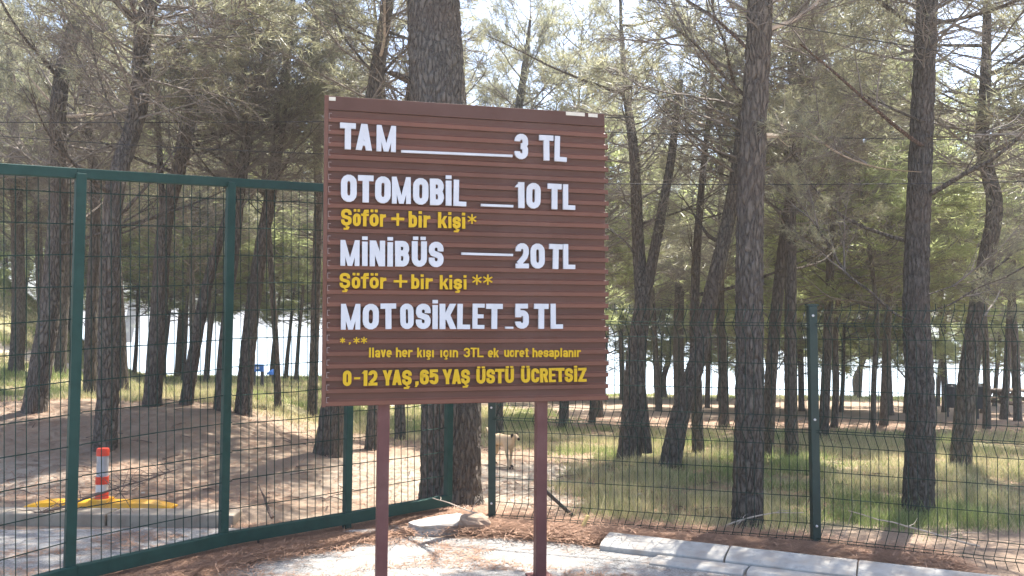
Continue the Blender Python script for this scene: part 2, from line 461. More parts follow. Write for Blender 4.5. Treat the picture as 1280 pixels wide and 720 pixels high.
# backing sheet
m = MB()
def slab(m, u0, u1, v0, v1, d0, d1, mi=0):
    vs = [SP(u, v, d) for d in (d0, d1) for u, v in ((u0, v0), (u1, v0), (u1, v1), (u0, v1))]
    m.add(vs, [(3, 2, 1, 0), (4, 5, 6, 7), (0, 1, 5, 4), (1, 2, 6, 5), (2, 3, 7, 6), (3, 0, 4, 7)], mi)
slab(m, .004, BW - .02, .01, BH - .01, -.045, -.012)
m.build('backing', BROWN_D, sign)
NS = 24; CAPH = .085; SH = (BH - CAPH) / NS
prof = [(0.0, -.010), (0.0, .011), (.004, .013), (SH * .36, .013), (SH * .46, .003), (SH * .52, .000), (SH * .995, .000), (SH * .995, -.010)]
def slat_mesh(u0, u1, tilt=0.0):
    m = MB(); vs = []
    for u in (u0, u1):
        for v, d in prof: vs.append(U * u + V_ * (v + tilt * u) + N_ * d)
    k = len(prof)
    m.add(vs, [tuple(range(k)), tuple(range(2 * k - 1, k - 1, -1))] + [(i, i + k, (i + 1) % k + k, (i + 1) % k) for i in range(k)])
    for i in (2, 3, 4): m.m[2 + i] = 1  # ribs painted lighter for the light they catch, recess left darker
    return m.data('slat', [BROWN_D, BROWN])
sl = slat_mesh(.010, BW)
sl2 = slat_mesh(.010, BW - .006, .0009)
for i in range(NS):
    o = link('slat', sl2 if i in (7, 13, 18) else sl, sign); o.location = SP(0, i * SH, rnd.uniform(-.0015, .0015))
# rib ends that stick out on the right edge
m = MB()
slab(m, BW - .03, BW + .003, 0, .0, 0, 0) if False else None
for i in range(NS):
    slab(m, BW - .004, BW + .018 + rnd.uniform(-.003, .004), i * SH + .002, i * SH + SH * .40, -.006, .010)
m.build('rib_end', BROWN, sign)['kind'] = 'stuff'
m = MB(); slab(m, 0, BW - .004, BH - CAPH + .002, BH, -.012, .010); m.build('top_cap', BROWN_D, sign, bevel=.003)
m = MB(); slab(m, -.014, .009, -.004, BH + .002, -.03, .014); m.build('edge_trim', BROWN, sign, bevel=.002)
m = MB()
for i in range(NS):
    v = i * SH + SH * .28
    for a, b, c, d in ((0, .003, 0, .034), (0, .017, .031, .034), (0, .012, 0, .003)):
        slab(m, .012 + a, .012 + b, v + c, v + d, .0125, .0150)
m.build('edge_clip', plain('clip_edge', (.36, .27, .24), .6), sign)['kind'] = 'stuff'
for x0, x1, y0, y1 in ((404.5, 419.5, 121, 125.5), (707.5, 731, 140, 145), (735.5, 747, 142, 146.5)):
    u0, v1 = uv_of(x0, y0, .012); u1, v0 = uv_of(x1, y1, .012)
    vm = (v0 + v1) / 2
    m = MB(); slab(m, max(u0, .012), u1, vm - .011, vm + .011, .0095, .0125); m.build('sticker', TAPE, sign)
# posts
for px, Yd in ((479.5, 5.36), (676.3, 5.62)):
    p = W(px, 505, Yd); m = MB()
    q = p - sign.location
    m.box((q.x, q.y, (p.z + .9) / 2 - .05), (.070, .070, p.z + .9 + .1), Matrix.Rotation(math.atan2(U.y, U.x), 3, 'Z'))
    o = m.build('post', POSTP, sign, bevel=.006)
    b = MB(); b.box((q.x, q.y, .012), (.15, .15, .012), Matrix.Rotation(math.atan2(U.y, U.x), 3, 'Z')); b.build('base_plate', POSTP, o)
for vv in (.35, 1.45):
    m = MB(); slab(m, .05, BW - .07, vv, vv + .04, -.075, -.046); m.build('back_rail', POSTP, sign)

# ------------------------------------------------------------------ lettering: every glyph is a solid cut-out
def arc(cx, cy, rx, ry, a0, a1, n=7):
    return [(cx + rx * math.cos(R(a0 + (a1 - a0) * i / n)), cy + ry * math.sin(R(a0 + (a1 - a0) * i / n))) for i in range(n + 1)]
def glyph(ch, w, h, bold=.215):
    """strokes ('s', points, closed), ('q', x0,y0,x1,y1,width), ('r', x0,y0,x1,y1)"""
    t = bold * h; t = min(t, w * (.95 if ch in 'Ilıiİ,' else .62 if ch == '1' else .5 if ch in 'frt' else .41))
    low = ch in 'abcdefhiklmnoprstuvıöşç'
    H = h * (.76 if low and ch not in 'bdfhklt' else 1.0); X = h * .76
    L, Rr, B, T, C = t / 2, w - t / 2, t / 2, H - t / 2, w / 2
    r = (Rr - L) / 2; st = []; ry = min(r * 1.1, (H - t) / 2)
    s = lambda p, c=False: st.append(('s', p, c))
    q = lambda *a: st.append(('q', *a)); rc = lambda *a: st.append(('r', *a))
    def ring(b, tp):
        yy = min(r * 1.1, (tp - b) / 2); s(arc(C, tp - yy, r, yy, 0, 180) + arc(C, b + yy, r, yy, 180, 360), True)
    def ess(Hh):
        b, tp = t / 2, Hh - t / 2; yy = min(r, Hh * .16); mm = Hh / 2
        s([(Rr, tp - yy - Hh * .10)] + arc(C, tp - yy, r, yy, 0, 180) + [(L, mm + Hh * .13), (L + r * .25, mm + Hh * .05), (Rr - r * .25, mm - Hh * .05), (Rr, mm - Hh * .13)] + arc(C, b + yy, r, yy, 0, -180) + [(L, b + yy + Hh * .10)])
    def ced():
        k = t * .55; st.append(('s', [(C, 0), (C, -h * .07)], False, k)); st.append(('s', [(C, -h * .075), (C + k * 1.1, -h * .11), (C + k * .7, -h * .19), (C - k * 1.5, -h * .19)], False, k))
    if ch == 'T': rc(0, h - t * .9, w, h); rc(C - t / 2, 0, C + t / 2, h - t * .9)
    elif ch in 'IlıiİI':
        top = {'ı': X, 'i': X * .97, 'İ': h * .95}.get(ch, h)
        rc(C - t / 2, 0, C + t / 2, top)
        if ch == 'i': rc(C - t / 2, h * .85, C + t / 2, h * 1.02)
        if ch == 'İ': rc(C - t / 2, h * 1.015, C + t / 2, h * 1.15)
    elif ch == 'L': rc(0, 0, t, h); rc(t, 0, w, t * .85)
    elif ch == 'E': rc(0, 0, t, h); [rc(t, y, w * k, y + t * .8) for y, k in ((0, 1), (h / 2 - t * .4, .92), (h - t * .8, 1))]
    elif ch == 'A': q(t * .5, 0, C, h, t * 1.0); q(w - t * .5, 0, C, h, t * 1.0); rc(w * .25, h * .17, w * .75, h * .17 + t * .75)
    elif ch == 'M': k = min(t * .88, w * .25); rc(0, 0, k, h); rc(w - k, 0, w, h); q(k * .5, h, C, 0, k * .95); q(w - k * .5, h, C, 0, k * .95)
    elif ch == 'N': k = t * .88; rc(0, 0, k, h); rc(w - k, 0, w, h); q(k * .6, h, w - k * .6, 0, k * 1.2)
    elif ch == 'K': rc(0, 0, t, h); q(w - t * .55, h, t * .9, h * .36, t * 1.1); q(w * .45, h * .58, w - t * .5, 0, t * 1.05)
    elif ch == 'k': rc(0, 0, t, h); q(w - t * .55, X, t * .9, X * .36, t * 1.0); q(w * .45, X * .62, w - t * .5, 0, t * 1.05)
    elif ch == 'Y': q(t * .5, h, C, h * .36, t * 1.0); q(w - t * .5, h, C, h * .36, t * 1.0); rc(C - t / 2, 0, C + t / 2, h * .42)
    elif ch == 'v': q(t * .5, X, C, 0, t); q(w - t * .5, X, C, 0, t)
    elif ch == 'Z': rc(0, h - t * .85, w, h); rc(0, 0, w, t * .85); q(t * .6, t * .5, w - t * .6, h - t * .5, t * 1.1)
    elif ch in 'O0oö':
        ring(B, T)
    elif ch == 'B':
        rc(0, 0, t, h); mm = h * .52; a = (T - mm) / 2; b = (mm - B) / 2
        s([(t * .8, T)] + arc(Rr - a * .7, mm + a, a * .7, a, 90, -90) + [(t * .8, mm)]); s([(t * .8, mm)] + arc(Rr - b * .6, B + b, b * .6, b, 90, -90) + [(t * .8, B)])
    elif ch == 'R':
        rc(0, 0, t, h); mm = h * .5; a = (T - mm) / 2
        s([(t * .8, T)] + arc(Rr - a * .7, mm + a, a * .7, a, 90, -90) + [(t * .8, mm)]); q(w * .55, mm, w - t * .5, 0, t)
    elif ch in 'UÜ':
        s([(L, h)] + arc(C, B + ry, r, ry, 180, 360) + [(Rr, h)])
        if ch == 'Ü': rc(w * .08, h * 1.05, w * .42, h * 1.18); rc(w * .58, h * 1.05, w * .92, h * 1.18)
    elif ch == 'u': s([(L, X)] + arc(C, B + ry, r, ry, 180, 360) + [(Rr, X)]); rc(w - t, 0, w, X * .5)
    elif ch in 'CÇcç':
        s([(Rr, H * .64)] + arc(C, T - ry, r, ry, 0, 180) + arc(C, B + ry, r, ry, 180, 360) + [(Rr, H * .36)])
    elif ch in 'SŞsş': ess(H)
    elif ch == '2': s([(L, h * .68)] + arc(C, T - r, r, r, 180, 0) + [(Rr, h * .60), (Rr - r * .3, h * .46), (L + t * .1, t * .8)]); rc(0, 0, w, t * .85)
    elif ch == '3':
        yy = min(r, h * .18)
        s([(L, h * .70)] + arc(C, T - yy, r, yy, 180, 0) + [(Rr, h * .62), (Rr - r * .4, h * .52), (C - r * .1, h * .52)])
        s([(C - r * .1, h * .515), (Rr - r * .35, h * .50), (Rr, h * .40)] + arc(C, B + yy, r, yy, 0, -180) + [(L, h * .30)])
    elif ch == '5':
        rc(t * .1, h - t * .85, w * .95, h); rc(t * .05, h * .46, t * .95, h - t * .85); yy = min(r, h * .16)
        s([(L + t * .1, h * .50)] + arc(C, h * .63 - yy, r, yy, 130, 0) + arc(C, B + yy, r, yy, 0, -180) + [(L, h * .29)])
    elif ch == '6':
        yy = min(r, h * .17)
        s([(Rr, h * .70)] + arc(C, T - yy, r, yy, 0, 180) + arc(C, B + yy, r, yy, 180, 360) + arc(C, h * .60 - yy, r, yy, 0, 170))
    elif ch == '1': rc(w - t * 1.15, 0, w - t * .1, h); q(t * .35, h * .80, w - t * .9, h * .93, t * .8)
    elif ch == 'f': rc(w * .28, 0, w * .28 + t, h * .82); s([(w * .28 + t / 2, h * .78), (w * .28 + t * .7, h * .9), (w, h - t * .42)]); rc(0, X - t * .7, w, X)
    elif ch == 't': rc(w * .25, 0, w * .25 + t, h * .95); rc(0, X - t * .7, w, X); rc(w * .25 + t, 0, w, t * .7)
    elif ch == 'r': rc(0, 0, t, X); s([(t * .5, X * .62), (t * .9, X - t * .7), (w, X - t * .5)])
    elif ch in 'nh':
        rc(0, 0, t, X if ch == 'n' else h); TT = X - t / 2; s([(L, X * .55)] + arc(C, TT - r * .9, r, r * .9, 180, 0) + [(Rr, 0)])
    elif ch == 'b': rc(0, 0, t, h); ring(B, X - t / 2)
    elif ch == 'p': rc(0, -h * .22, t, X); ring(B, X - t / 2)
    elif ch == 'e':
        mm = X * .48; s([(L, mm), (Rr, mm)] + arc(C, T - ry, r, ry, 0, 180) + arc(C, B + ry, r, ry, 180, 315))
    elif ch == 'a':
        s([(L, X * .66)] + arc(C, T - r * .8, r, r * .8, 180, 0) + [(Rr, 0)]); yy = X * .19
        s(arc(C, B + yy, r, yy, 0, 360, 12)[:-1], True)
    elif ch == '+': rc(0, h * .42, w, h * .42 + t * .8); rc(C - t * .4, h * .08, C + t * .4, h * .08 + w * .95)
    elif ch == '-': rc(0, h * .42, w, h * .42 + t * .8)
    elif ch == ',': rc(C - t * .5, h * .0, C + t * .5, h * .22); q(C + t * .1, h * .03, C - t * .4, -h * .16, t * .6)
    elif ch == '*':
        cy = h * .5; a = w / 2; k = t * .62
        for an in (90, 30, -30):
            dx, dy = math.cos(R(an)) * a, math.sin(R(an)) * a; s([(C - dx, cy - dy), (C + dx, cy + dy)])
        return st, k
    if ch == 'ö': rc(w * .10, h * .86, w * .42, h * 1.02); rc(w * .58, h * .86, w * .90, h * 1.02)
    if ch in 'ŞşÇç': ced()
    return st, t
def poly_prims(st, t):
    out = []
    for p in st:
        if p[0] == 'r': _, a, b, c, d = p; out.append([(a, b), (c, b), (c, d), (a, d)])
        elif p[0] == 'q':
            _, x0, y0, x1, y1, wd = p
            if y0 > y1: x0, y0, x1, y1 = x1, y1, x0, y0
            k = wd / 2; out.append([(x0 - k, y0), (x0 + k, y0), (x1 + k, y1), (x1 - k, y1)])
        else: out.append(('stroke', p[1], p[2], p[3] if len(p) > 3 else t))
    return out
def glyph_mesh(m, st, t, org, depth, mirrorless=True):
    """adds the glyph to m; org maps (x, y, d) to a point"""
    for idx, p in enumerate(poly_prims(st, t)):
        dd = depth + idx * .0005
        if isinstance(p, tuple):
            pts = [Vector(a) for a in p[1]]; closed = p[2]; tw_ = p[3]; cl = [pts[0]]
            for a in pts[1:]:
                if (a - cl[-1]).length > 1e-5: cl.append(a)
            if closed and (cl[0] - cl[-1]).length < 1e-5: cl.pop()
            pts = cl; n = len(pts); Lf, Rt = [], []
            for i, a in enumerate(pts):
                pa = pts[i - 1] if (i or closed) else None; nb = pts[(i + 1) % n] if (i < n - 1 or closed) else None
                d1 = (a - pa).normalized() if pa is not None else (nb - a).normalized()
                d2 = (nb - a).normalized() if nb is not None else d1
                tg = (d1 + d2); tg = tg.normalized() if tg.length > 1e-6 else d1
                nn = Vector((-tg.y, tg.x)); k = min(1.6, 1 / max(.4, nn.dot(Vector((-d1.y, d1.x)))))
                Lf.append(a + nn * tw_ / 2 * k); Rt.append(a - nn * tw_ / 2 * k)
            vs = []
            for a, b in zip(Lf, Rt): vs += [org(a.x, a.y, dd), org(b.x, b.y, dd), org(a.x, a.y, 0), org(b.x, b.y, 0)]
            fs = []
            for i in range(n if closed else n - 1):
                o, z = i * 4, ((i + 1) % n) * 4
                fs += [(o, o + 1, z + 1, z), (o, z, z + 2, o + 2), (o + 1, o + 3, z + 3, z + 1)]
            if not closed: fs += [(0, 2, 3, 1), (n * 4 - 4, n * 4 - 3, n * 4 - 1, n * 4 - 2)]
            m.add(vs, fs)
        else:
            vs = [org(x, y, dd) for x, y in p] + [org(x, y, 0) for x, y in p]
            m.add(vs, [(0, 1, 2, 3), (0, 4, 5, 1), (1, 5, 6, 2), (2, 6, 7, 3), (3, 7, 4, 0)])
def line(p, q): return lambda x: p[1] + (q[1] - p[1]) * (x - p[0]) / (q[0] - p[0])
def c1(x, y): return 380 + x / 3.2, 100 + y / 3.2
def c2(x, y): return 380 + x / 3.2, 300 + y / 3.2
def row(text, spans, conv, cap, base, mat, depth=.016, bold=.228):
    """text: characters, spans: (x0, x1) of each"""
    fc, fb = line(*cap), line(*base); front = .013
    for ch, (x0, x1) in zip(text, spans):
        ua, vb = uv_of(*conv(x0, fb(x0)), front); ub, vb2 = uv_of(*conv(x1, fb(x1)), front)
        vt = uv_of(*conv((x0 + x1) / 2, fc((x0 + x1) / 2)), front)[1]
        wd, hh = ub - ua, vt - (vb + vb2) / 2
        slope = (vb2 - vb) / wd
        m = MB()
        if ch == '_':
            th = .0145 if x1 - x0 > 60 else .013
            org = lambda x, y, d: U * x + V_ * (y + slope * x) + N_ * d
            st, t = [('r', 0, -th / 2, wd, th / 2)], .01; nm = 'dash'
        else:
            st, t = glyph(ch, wd, hh, bold); nm = {'*': 'asterisk', '+': 'plus_sign', ',': 'comma', '-': 'hyphen'}.get(ch, 'digit' if ch.isdigit() else 'letter')
            org = lambda x, y, d: U * x + V_ * (y + slope * x) + N_ * d
        glyph_mesh(m, st, t, org, depth)
        o = m.build(nm, mat, sign); o.location = SP(ua, vb + rnd.uniform(-.001, .001), front)
        o.rotation_mode = 'QUATERNION'; o.rotation_quaternion = Matrix.Rotation(R(rnd.gauss(0, .5)), 3, N_).to_quaternion()
def even(x0, x1, text, gap=.12, wts=None):
    ws = [(wts or {}).get(c, {'i': .5, 'ı': .5, 'l': .5, 'İ': .5, 'I': .5, 'r': .8, 'f': .8, 't': .8, 'm': 1.4, 'M': 1.35}.get(c, 1)) for c in text]
    tot = sum(ws) + gap * (len(text) - 1); k = (x1 - x0) / tot; out = []; x = x0
    for a in ws: out.append((x, x + a * k)); x += (a + gap) * k
    return out
# TAM ______ 3 TL
row('TAM', [(143, 206), (206, 271), (289, 366)], c1, ((143, 172), (1048, 228)), ((143, 277), (1048, 328)), WHITE)
row('3TL', [(840, 893), (940, 996), (1000, 1048)], c1, ((143, 172), (1048, 228)), ((143, 277), (1048, 328)), WHITE)
row('_', [(388, 832)], c1, ((143, 172), (1048, 228)), ((388, 287), (832, 311)), WHITE)
# OTOMOBİL __ 10 TL
row('OTOMOBİL', [(147, 210), (215, 277), (283, 345), (351, 426), (435, 496), (503, 558), (565, 589), (596, 647)], c1, ((147, 379), (1082, 421)), ((147, 488), (1082, 521)), WHITE)
row('10TL', [(843, 882), (887, 943), (972, 1027), (1034, 1082)], c1, ((147, 373), (1082, 421)), ((147, 485), (1082, 521)), WHITE)
row('_', [(706, 835)], c1, ((143, 172), (1048, 228)), ((706, 501), (835, 507)), WHITE)
# Şöför + bir kişi *
row('Şöför+birkişi', [(148, 190), (195, 226), (227, 258), (262, 298), (303, 327), (348, 400), (418, 451), (456, 471), (477, 504), (535, 572), (576, 589), (593, 625), (630, 645)],
    c1, ((148, 516), (645, 533)), ((148, 583), (645, 595)), YELLOW, .012, .2)
row('*', [(652, 690)], c1, ((600, 533), (700, 536)), ((600, 576), (700, 578)), YELLOW, .012, .2)
# MİNİBÜS __ 20 TL
row('MİNİBÜS', [(145, 221), (231, 254), (262, 323), (332, 355), (364, 420), (430, 490), (498, 556)], c2, ((145, 0), (1082, 18)), ((145, 103), (1082, 117)), WHITE)
row('20TL', [(845, 897), (905, 961), (977, 1030), (1035, 1082)], c2, ((145, -2), (1082, 18)), ((145, 102), (1082, 117)), WHITE)
row('_', [(628, 834)], c2, ((0, 0), (10, 0)), ((628, 55), (834, 61)), WHITE)
# Şöför + bir kişi **
row('Şöför+birkişi', [(142, 184), (190, 224), (226, 258), (262, 298), (303, 327), (358, 412), (428, 460), (465, 479), (485, 513), (542, 577), (580, 592), (597, 630), (636, 650)],
    c2, ((142, 131), (650, 143)), ((142, 193), (650, 198)), YELLOW, .012, .2)
row('**', [(670, 710), (714, 754)], c2, ((600, 136), (760, 137)), ((600, 180), (760, 181)), YELLOW, .012, .2)
# MOTOSİKLET _ 5 TL
row('MOTOSİKLET', [(147, 224), (234, 298), (306, 368), (385, 438), (446, 504), (512, 534), (541, 607), (611, 662), (672, 719), (726, 792)], c2, ((147, 255), (1032, 255)), ((147, 358), (1032, 354)), WHITE)
row('_', [(803, 835)], c2, ((0, 0), (10, 0)), ((803, 350), (835, 350)), WHITE)
row('5TL', [(843, 897), (918, 975), (985, 1033)], c2, ((147, 258), (1032, 255)), ((147, 358), (1032, 355)), WHITE)
# *,**
row('*,**', [(143, 165), (176, 190), (196, 223), (226, 253)], c2, ((143, 388), (250, 388)), ((143, 415), (250, 415)), YELLOW, .010, .26)
# Ilave her kisi icin 3 TL ...
sm = dict(conv=c2, cap=((258, 430), (1105, 432)), base=((258, 469), (1105, 468)), mat=YELLOW, depth=.009, bold=.185)
for txt, a, b in (('Ilave', 258, 350), ('her', 367, 433), ('kışı', 452, 520), ('ıçın', 543, 615), ('3TL', 638, 717), ('ek', 735, 778), ('ucret', 800, 898), ('hesaplanır', 913, 1106)):
    row(txt, even(a, b, txt), **sm)
# 0-12 YAS ,65 YAS USTU UCRETSIZ
b9 = dict(conv=c2, cap=((155, 522), (1127, 511)), base=((155, 584), (1127, 566)), mat=YELLOW, depth=.012, bold=.225)
row('0-12', [(155, 189), (200, 224), (230, 254), (257, 293)], **b9)
row('YAŞ', [(314, 352), (352, 390), (391, 429)], **b9); row(',', [(443, 459)], **b9)
row('65', [(463, 498), (501, 536)], **b9); row('YAŞ', [(554, 592), (591, 627), (627, 662)], **b9)
row('ÜSTÜ', [(688, 724), (728, 762), (763, 800), (803, 838)], **b9)
row('ÜCRETSİZ', [(867, 903), (907, 940), (943, 975), (978, 1005), (1006, 1040), (1042, 1074), (1077, 1092), (1095, 1128)], **b9)

# ------------------------------------------------------------------ gate
gate = empty('mesh_gate', (0, 0, 0)); tag(gate, 'long green metal gate with welded wire mesh standing ajar behind the price board', 'gate')
pt = lambda px, Y, yb, yt: (W(px, yb, Y), W(px, yt, Y))
GB = [(-170, 4.42), (94, 5.27), (284, 6.12), (437, 6.76), (562, 7.35)]
ybot = {-170: 786, 94: 716, 284: 673, 437: 647, 562: 625}
ytop = {-170: 201, 94: 217, 284: 228, 437: 237, 562: 245}
bot = [W(x, ybot[x], Y) for x, Y in GB]; top = [W(x, ytop[x], Y) for x, Y in GB]
def rail(name, pts, wd, hg, mat):
    m = MB()
    for a, b in zip(pts, pts[1:]): m.beam(a, b, wd, hg)
    return m.build(name, mat, gate, bevel=.004)
rail('top_rail', top, .055, .062, GREEN); rail('bottom_rail', bot, .06, .085, GREEN)
for i, (a, b) in enumerate(zip(bot, top)):
    m = MB(); lo = a.copy()
    if i == 3: lo.z = .0
    wd = [.056, .058, .055, .054, .054][i]
    m.box(((lo.x + b.x) / 2, (lo.y + b.y) / 2 - .001, (lo.z + b.z) / 2), (wd, wd + .006, abs(b.z - lo.z) - .0), Matrix.Rotation(R(38), 3, 'Z'))
    m.build('upright', GREEN, gate, bevel=.005)
m = MB(); r = .0029
for (b0, b1), (t0, t1) in zip(zip(bot, bot[1:]), zip(top, top[1:])):
    n = int((b1 - b0).length / .062)
    for i in range(1, n):
        k = i / n; a, b = b0.lerp(b1, k), t0.lerp(t1, k); off = Vector((.02, .03, 0)); j = rnd.uniform(-.006, .006)
        mid = a.lerp(b, .5) + off + Vector((j, 0, 0))
        m.tube([a + off, mid, b + off], r, 4, cap=False)
    for i in range(1, 13):
        k = i / 12.6; m.tube([b0.lerp(t0, k) + Vector((.024, .034, rnd.uniform(-.008, .008))), b0.lerp(t0, k).lerp(b1.lerp(t1, k), .5) + Vector((.024, .034, rnd.uniform(-.012, .008))), b1.lerp(t1, k) + Vector((.024, .034, rnd.uniform(-.008, .008)))], r * 1.15, 4, cap=False)
o = m.build('wire_mesh', WIRE, gate); o['kind'] = 'stuff'
m = MB(); p = W(323, 672, 6.3)
m.tube([p + Vector((0, 0, .02)), p + Vector((0, 0, -.10))], .009, 6); m.build('drop_bolt', DARKST, gate)
m = MB(); a, b = W(445, 664, 6.75), W(470, 662, 6.95); m.beam(a, b, .05, .02); m.build('ground_latch', GREEN, gate)

# ------------------------------------------------------------------ fence
fence = empty('panel_fence', (0, 0, 0)); tag(fence, 'dark green welded mesh fence with folded wires running right along the kerb', 'fence')
FP = [G(615, 655), G(1020, 686)]
d2 = (G(1290, 716) - FP[1]).normalized()
FP.append(FP[1] + d2 * 2.5); FP.append(FP[2] + d2 * 2.5)
FH = 1.77
for i, p in enumerate(FP):
    m = MB(); tilt = Vector((-.015, 0, 0)) if i == 1 else Vector((-.012, 0, 0))
    an = math.atan2(d2.y, d2.x); hgt = FH - (.02 if i else .05)
    m.beam(p + Vector((0, 0, -.05)), p + Vector((0, 0, hgt)) + tilt * 1.5, .060, .072, up=Vector((0, 1, 0)))
    po = m.build('fence_post', GREEN_D, fence, bevel=.006)
    c = MB(); c.box(p + Vector((0, 0, hgt + .008)) + tilt * 1.5, (.080, .068, .014)); c.build('post_cap', GREEN_D, po)
    for h in (.17, .93, hgt - .07):
        b = MB(); q = p + tilt * 1.5 * h / hgt
        b.lathe([(.001, -.012), (.009, -.012), (.009, 0), (.001, .002)], 8)
        bo = b.build('bolt', STEEL, po); bo.rotation_euler = (R(90), 0, 0); bo.location = q + Vector((-.004, -.042, h))
def panel(a, b):
    d = (b - a); L = d.length; d.normalize(); nrm = Vector((d.y, -d.x, 0)); nrm = nrm if nrm.y < 0 else -nrm
    bend = (nrm * .035 - d * .030)
    prof = []; z = FH - .005; per = .77
    pz = [(1.765, 0), (1.72, 0)]
    for k in range(3):
        t0 = 1.72 - k * per; pz += [(t0 - .105, 1), (t0 - .21, .0)]
        if k < 2: pz.append((t0 - per, 0))
    pz.append((.0, 0))
    m = MB(); n = int(L / .0605)
    for i in range(1, n):
        q = a + d * (L * i / n) + Vector((0, .0, 0)); j = rnd.uniform(-.004, .004)
        m.tube([q + bend * e + Vector((j + rnd.uniform(-.002, .002), 0, zz)) for zz, e in pz], .0027, 4, cap=False)
    hz = []
    for k in range(3):
        t0 = 1.72 - k * per; hz += [(t0, 0), (t0 - .096, 1), (t0 - .114, 1), (t0 - .21, 0), (t0 - .395, 0), (t0 - .58, 0)]
    for zz, e in hz:
        if zz > 0:
            mid = (a + b) / 2 + bend * e + Vector((0, 0, zz + rnd.uniform(-.006, .003)))
            m.tube([a + bend * e + Vector((0, 0, zz)), mid, b + bend * e + Vector((0, 0, zz))], .0027, 4, cap=False)
    o = m.build('wire_mesh', WIRE, fence); o['kind'] = 'stuff'
for a, b in zip(FP, FP[1:]): panel(a, b)
m = MB(); m.tube([W(680, 612, 6.95), G(716, 645)], .015, 8); m.build('brace', DARKST, fence)

# ------------------------------------------------------------------ pines
def unit(v): return v / (np.linalg.norm(v) + 1e-9)
class Tris:
    def __init__(s): s.v = []; s.f = []; s.m = []; s.n = 0
    def prism(s, p, q, r0, r1, m=0):
        d = unit(q - p); a = unit(np.cross(d, [.3, .5, .81])); b = np.cross(d, a)
        vs = []
        for c, r in ((p, r0), (q, r1)):
            for k in range(3):
                t = 2.094 * k; vs.append(c + (a * math.cos(t) + b * math.sin(t)) * r)
        s.v += vs; o = s.n
        for k in range(3):
            k2 = (k + 1) % 3; s.f += [(o + k, o + k2, o + 3 + k2), (o + k, o + 3 + k2, o + 3 + k)]; s.m += [m, m]
        s.n += 6
    def needle(s, p, d, L, wd, m=1):
        a = unit(np.cross(d, np.array([rnd.uniform(-1, 1), rnd.uniform(-1, 1), rnd.uniform(-1, 1)])))
        s.v += [p - a * wd / 2, p + a * wd / 2, p + d * L]; s.f.append((s.n, s.n + 1, s.n + 2)); s.m.append(m); s.n += 3
    def arr(s): return np.array(s.v, np.float32), np.array(s.f, np.int32), np.array(s.m, np.int32)
def rv(k=1): return np.array([rnd.gauss(0, k), rnd.gauss(0, k), rnd.gauss(0, k)])
def bough(live, nsec=13, ntw=5, nn=9, nl=.10, nw=.0055):
    """a 1 m long branch along +X; needles in tufts towards the twig ends"""
    T = Tris(); p = np.zeros(3); d = np.array([1., 0, .06]); pts = [p.copy()]
    n = 9
    for i in range(n):
        d = unit(d + rv(.10) + np.array([0, 0, .02])); p = p + d / n; pts.append(p.copy())
    for i in range(n): T.prism(pts[i], pts[i + 1], .012 * (1 - i / n) + .002, .012 * (1 - (i + 1) / n) + .002)
    for s_ in range(nsec):
        k = rnd.uniform(.22 if live else .1, .98); i = int(k * n); b = pts[i] + (pts[i + 1] - pts[i]) * (k * n - i)
        side = 1 if s_ % 2 else -1
        d = unit(np.array([rnd.uniform(.4, 1), side * rnd.uniform(.5, 1.2), rnd.uniform(-.35, .5)]))
        L = (1.1 - k) * rnd.uniform(.30, .62) + .08
        c = b.copy(); q = [c.copy()]; m_ = 3
        for j in range(m_):
            d = unit(d + rv(.17) + np.array([.12, 0, -.03 if not live else .07])); c = c + d * L / m_; q.append(c.copy())
            T.prism(q[-2], q[-1], .0045 * (1 - j / m_) + .0013, .0045 * (1 - (j + 1) / m_) + .0013)
        for w_ in range(ntw if live else ntw - 1):
            kk = rnd.uniform(.25, 1); j = min(int(kk * m_), m_ - 1); b2 = q[j] + (q[j + 1] - q[j]) * (kk * m_ - j)
            d3 = unit(d + rv(.6) + np.array([.1, 0, .1 if live else -.25])); L3 = rnd.uniform(.07, .2)
            e = b2 + d3 * L3; T.prism(b2, e, .0022, .0012)
            if live:
                for st_ in (1.0, .55) if rnd.random() < .6 else (1.0,):
                    o = b2 + d3 * L3 * st_
                    for _ in range(nn):
                        T.needle(o - d3 * rnd.uniform(0, .03), unit(d3 * .8 + rv(.55)), nl * rnd.uniform(.7, 1.2), nw)
            else:
                e2 = e + unit(d3 + rv(.6)) * L3 * .8; T.prism(e, e2, .0014, .0008)
                if rnd.random() < .16:
                    for _ in range(nn - 2): T.needle(e, unit(d3 * .7 + rv(.6)), nl * rnd.uniform(.6, 1.1), nw)
    return T.arr()
LIVE = [bough(True) for _ in range(4)]
LIVE_BIG = [bough(True, 12, 5, 11, .12, .010) for _ in range(3)]
DEAD = [bough(False, 14, 5) for _ in range(4)]
def rot_to(az, el, roll):
    return np.array((Matrix.Rotation(az, 3, 'Z') @ Matrix.Rotation(-el, 3, 'Y') @ Matrix.Rotation(roll, 3, 'X')))
